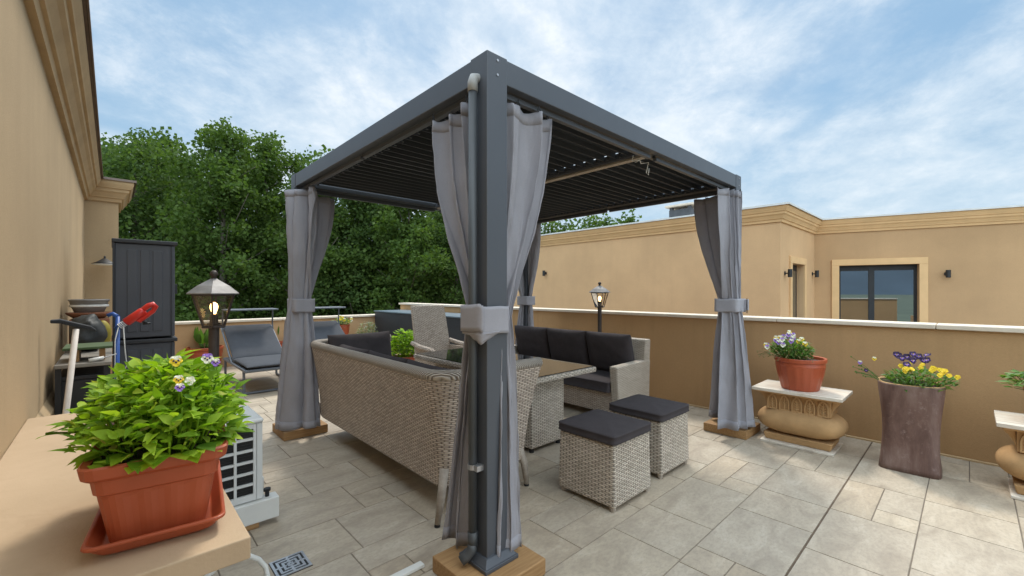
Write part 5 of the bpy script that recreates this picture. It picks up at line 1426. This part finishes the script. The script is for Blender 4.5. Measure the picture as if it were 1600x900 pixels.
def round_pot(t, cx_, cy_, z0, rb, rt, h, mat='terracotta_plastic', ribs=True):
    N = 72
    def ring(r, z, amp=0): return [(cx_ + (r + amp * (1 if k % 4 < 2 else -1)) * math.cos(2 * math.pi * k / N), cy_ + (r + amp * (1 if k % 4 < 2 else -1)) * math.sin(2 * math.pi * k / N), z) for k in range(N)]
    A = .0012 if ribs else 0
    mb = MB(); mb.loft([ring(rb, z0), ring(rb + .004, z0 + .012, A), ring(rb + (rt - rb) * .55, z0 + h * .45, A), ring(rb + (rt - rb) * .80, z0 + h * .74, A), ring(rb + (rt - rb) * .84, z0 + h * .76), ring(rt * .93, z0 + h * .86), ring(rt * .98, z0 + h * .875), ring(rt, z0 + h * .90), ring(rt, z0 + h * .985), ring(rt * .985, z0 + h), ring(rt * .90, z0 + h * .985), ring(rt * .87, z0 + h * .85)])
    mb.build('pot', mat, t, smooth=False)
    mb = MB(); mb.add([(cx_, cy_, z0 + h * .91)] + [(cx_ + rt * .885 * math.cos(2 * math.pi * k / 24), cy_ + rt * .885 * math.sin(2 * math.pi * k / 24), z0 + h * .90) for k in range(24)], [(0, 1 + k, 1 + (k + 1) % 24) for k in range(24)]); mb.build('soil', 'soil', t)
def bushy(t, c, rad, h, n_, L, mat, seed, wide=.45, upb=.5):
    rg = random.Random(seed); mb = MB(); sm = MB(); c = Vector(c)
    for i in range(n_):
        a = rg.uniform(0, 2 * math.pi); rr = rg.random() ** .5; hh = h * (rg.random() ** .6) * math.sqrt(max(.05, 1 - .75 * rr * rr))
        b = c + Vector((math.cos(a) * rr * rad, math.sin(a) * rr * rad, hh))
        if i % 7 == 0: sm.tube([c + Vector((math.cos(a) * rr * rad * .5, math.sin(a) * rr * rad * .5, -.01)), b], .0022, 4)
        aa = a + rg.gauss(0, .8)
        leaf(mb, b, (math.cos(aa), math.sin(aa), rg.uniform(-.2, upb * 2)), (rg.gauss(0, .3), rg.gauss(0, .3), 1), L * rg.uniform(.6, 1.3), L * wide * rg.uniform(.7, 1.2), rg.uniform(.1, .5))
    mb.build('foliage', mat, t, smooth=True, fix=False); sm.build('stems', mat, t)
# round pot on the near stand
rp = thing('potted_plant', 'round terracotta coloured pot of violet and cream pansies on the stone stand', 'potted plant', (4.64, 1.07, .5))
round_pot(rp, 4.64, 1.07, .502, .145, .205, .29)
bushy(rp, (4.62, 1.14, .775), .17, .19, 800, .035, 'leaf_bush', 5, .5, .6)
rg = random.Random(8)
for i in range(24):
    a = rg.uniform(0, 6.28); rr = rg.random() ** .5 * .17; x, y = 4.60 + rr * math.cos(a) * .9, 1.17 + rr * math.sin(a); z = .92 + .07 * (1 - (rr / .15) ** 2) + rg.uniform(-.03, .03)
    p = Vector((x, y, z)); flower(rp, p, (cm - p).normalized() + Vector((rg.gauss(0, .3), rg.gauss(0, .3), .25)), .024, (PUR, WHI, LIL)[i % 3], i)
mb = MB()
for i in range(26):
    a = rg.uniform(1.0, 4.0); b = Vector((4.62 + .17 * math.cos(a), 1.12 + .19 * math.sin(a), .80)); d = Vector((math.cos(a), math.sin(a), rg.uniform(.1, .6)))
    e = b + d * rg.uniform(.05, .12) - Vector((0, 0, .03)); mb.tube([b, b.lerp(e, .5) + Vector((0, 0, .02)), e], .0015, 4); mb.ball(e, .006, .006, .006, 6, 4)
mb.build('dry_stems', 'leaf_dry', rp)
# partly visible pot plant on the second stand
rp2 = thing('potted_plant', 'leafy pot plant cut off by the right edge of the picture', 'potted plant', (4.66, -.40, .5))
round_pot(rp2, 4.66, -.42, .502, .12, .165, .23)
bushy(rp2, (4.66, -.38, .72), .20, .14, 320, .06, 'leaf_bush', 15, .55, .3)
# ceramic vase
vz = thing('glazed_vase', 'tall squarish purple brown glazed vase with yellow and dark pansies', 'vase', (4.64, .325, 0))
mb = MB(); rings = []; NV = 48
def vring(r, z, sq, tw):
    pts = []
    for k in range(NV):
        a = 2 * math.pi * k / NV; e = sq
        c_, s_ = math.cos(a), math.sin(a)
        rr = r / ((abs(c_) ** e + abs(s_) ** e) ** (1 / e)); b = a + tw
        pts.append((4.64 + rr * math.cos(b), .325 + rr * math.sin(b), z))
    return pts
for i in range(17):
    s = i / 16; z = .66 * s
    r = .182 - .016 * math.sin(math.pi * min(1, s * 1.1)) + .012 * s ** 3; 
    rings.append(vring(r, z, 7.0 - 3.9 * s, R(1) + R(10) * s))
rings.append(vring(.196, .672, 3.0, R(11))); rings.append(vring(.188, .676, 3.0, R(11))); rings.append(vring(.174, .655, 3.0, R(11))); rings.append(vring(.165, .58, 3.0, R(11)))
mb.loft(rings); mb.build('body', 'glaze_purple', vz, smooth=True)
mb = MB(); mb.loft([vring(.1925, .6745, 3.0, R(11)), vring(.191, .679, 3.0, R(11)), vring(.180, .6795, 3.0, R(11)), vring(.177, .668, 3.0, R(11))], True, False); mb.build('rim', 'stand_stone', vz, smooth=True)
mb = MB(); mb.add([(4.64, .325, .63)] + vring(.172, .625, 3.0, R(11)), [(0, 1 + k, 1 + (k + 1) % NV) for k in range(NV)]); mb.build('soil', 'soil', vz)
bushy(vz, (4.64, .27, .64), .20, .15, 420, .045, 'leaf_bush', 25, .4, .7)
rg = random.Random(18)
for i in range(34):
    yel = i < 22
    if yel: cx_, cy_, cz_ = ((4.55, .16, .80), (4.53, .33, .79), (4.60, .24, .83), (4.56, .08, .76))[(0, 0, 0, 1, 1, 2, 0, 3)[i % 8]]; x, y, z = cx_ + rg.gauss(0, .028), cy_ + rg.gauss(0, .028), cz_ + rg.gauss(0, .016)
    else: x, y, z = 4.66 + rg.gauss(0, .06), .33 + rg.gauss(0, .06), .86 + rg.gauss(0, .02)
    p = Vector((x, y, z)); flower(vz, p, (cm - p).normalized() + Vector((rg.gauss(0, .3), rg.gauss(0, .3), .4)), .019 if yel else .028, YEL if yel else DRK, 40 + i)
mb = MB()
for i in range(22):
    a = rg.uniform(1.2, 3.6); b = Vector((4.64 + .14 * math.cos(a), .34 + .16 * math.sin(a), .66)); d = Vector((math.cos(a), math.sin(a) + .3, rg.uniform(.4, 1.2)))
    e = b + d * rg.uniform(.08, .15); mb.tube([b, b.lerp(e, .5) + Vector((0, 0, .015)), e], .0016, 4); mb.ball(e, .006, .006, .007, 6, 4)
mb.build('thin_stems', 'leaf_bush', vz)
for (dx, dy, z, ms) in ((-.02, .33, .80, LIL), (.0, .24, .84, WHI), (-.02, .29, .74, DRK)):
    p = Vector((4.62 + dx, .30 + dy, z)); flower(vz, p, (cm - p), .017, ms, 3)

# ------------------------------------------------------------------ pots along the far side
def big_leaf_pot(px, d, rim_py, label, nl=9, pot_r=.2, pot_h=.30, L=.34, seed=0, up=1.2):
    x, y = world_at(px, d)
    t = thing('potted_plant', label, 'potted plant', (x, y, 0), None)
    round_pot(t, x, y, .001, pot_r * .72, pot_r, pot_h)
    rg = random.Random(seed); mb = MB()
    for k in range(nl):
        a = k * 2.4 + rg.uniform(-.3, .3); b = Vector((x + .04 * math.cos(a), y + .04 * math.sin(a), pot_h * .9)); sp = rg.uniform(.35, .8)
        e = b + Vector((math.cos(a) * .05, math.sin(a) * .05, .10)); mb.tube([b, e], .008, 5)
        leaf(mb, e, (math.cos(a) * sp, math.sin(a) * sp, up), (math.cos(a), math.sin(a), .4), L * rg.uniform(.7, 1.1), L * .38, .25, .25)
    mb.build('foliage', 'leaf_bush', t, smooth=True, fix=False)
big_leaf_pot(320, 7.55, 540, 'terracotta pot with broad green leaves behind the lit lantern pole', 13, .28, .42, .34, 1)
big_leaf_pot(434, 8.6, 530, 'terracotta pot with upright leaves left of the tied left curtain', 7, .22, .42, .34, 2, 2.0)
# flower pot raised on a block behind the second lounger
x, y = world_at(535, 9.0)
mb = MB(); mb.box(x - .17, y - .17, 0, x + .17, y + .17, .46); tag(mb.build('plinth_block', 'plaster_parapet', org=(x, y, 0), bevel=.01), 'plain plastered block under the pansy pot by the far parapet', 'plinth')
t = thing('potted_plant', 'small terracotta pot of yellow and purple pansies by the far parapet', 'potted plant', (x, y, .46))
round_pot(t, x, y, .462, .11, .15, .24); bushy(t, (x, y, .69), .17, .16, 220, .05, 'leaf_bush', 33)
rg = random.Random(4)
for i in range(12):
    p = Vector((x + rg.gauss(0, .10), y + rg.gauss(0, .10), .82 + rg.gauss(0, .03))); flower(t, p, (cm - p).normalized() + Vector((0, 0, .3)), .032, (YEL, PUR, WHI, YEL)[i % 4], i)
# silvery bush
x, y = world_at(574, 9.2)
t = thing('potted_plant', 'silvery small leaved bush at the left end of the black box', 'potted plant', (x, y, 0)); round_pot(t, x, y, .001, .12, .16, .3); bushy(t, (x, y, .30), .22, .46, 520, .05, 'leaf_silver', 35, .4)
# basil like pot between sofa cushion and chair
x, y = world_at(632, 6.5)
t = thing('potted_plant', 'terracotta pot with bushy bright green herb between the sofa cushion and the chair', 'potted plant', (x, y, 0)); round_pot(t, x, y, .001, .15, .20, .42); bushy(t, (x, y, .40), .19, .42, 520, .075, 'leaf_lime', 36, .5, .6)
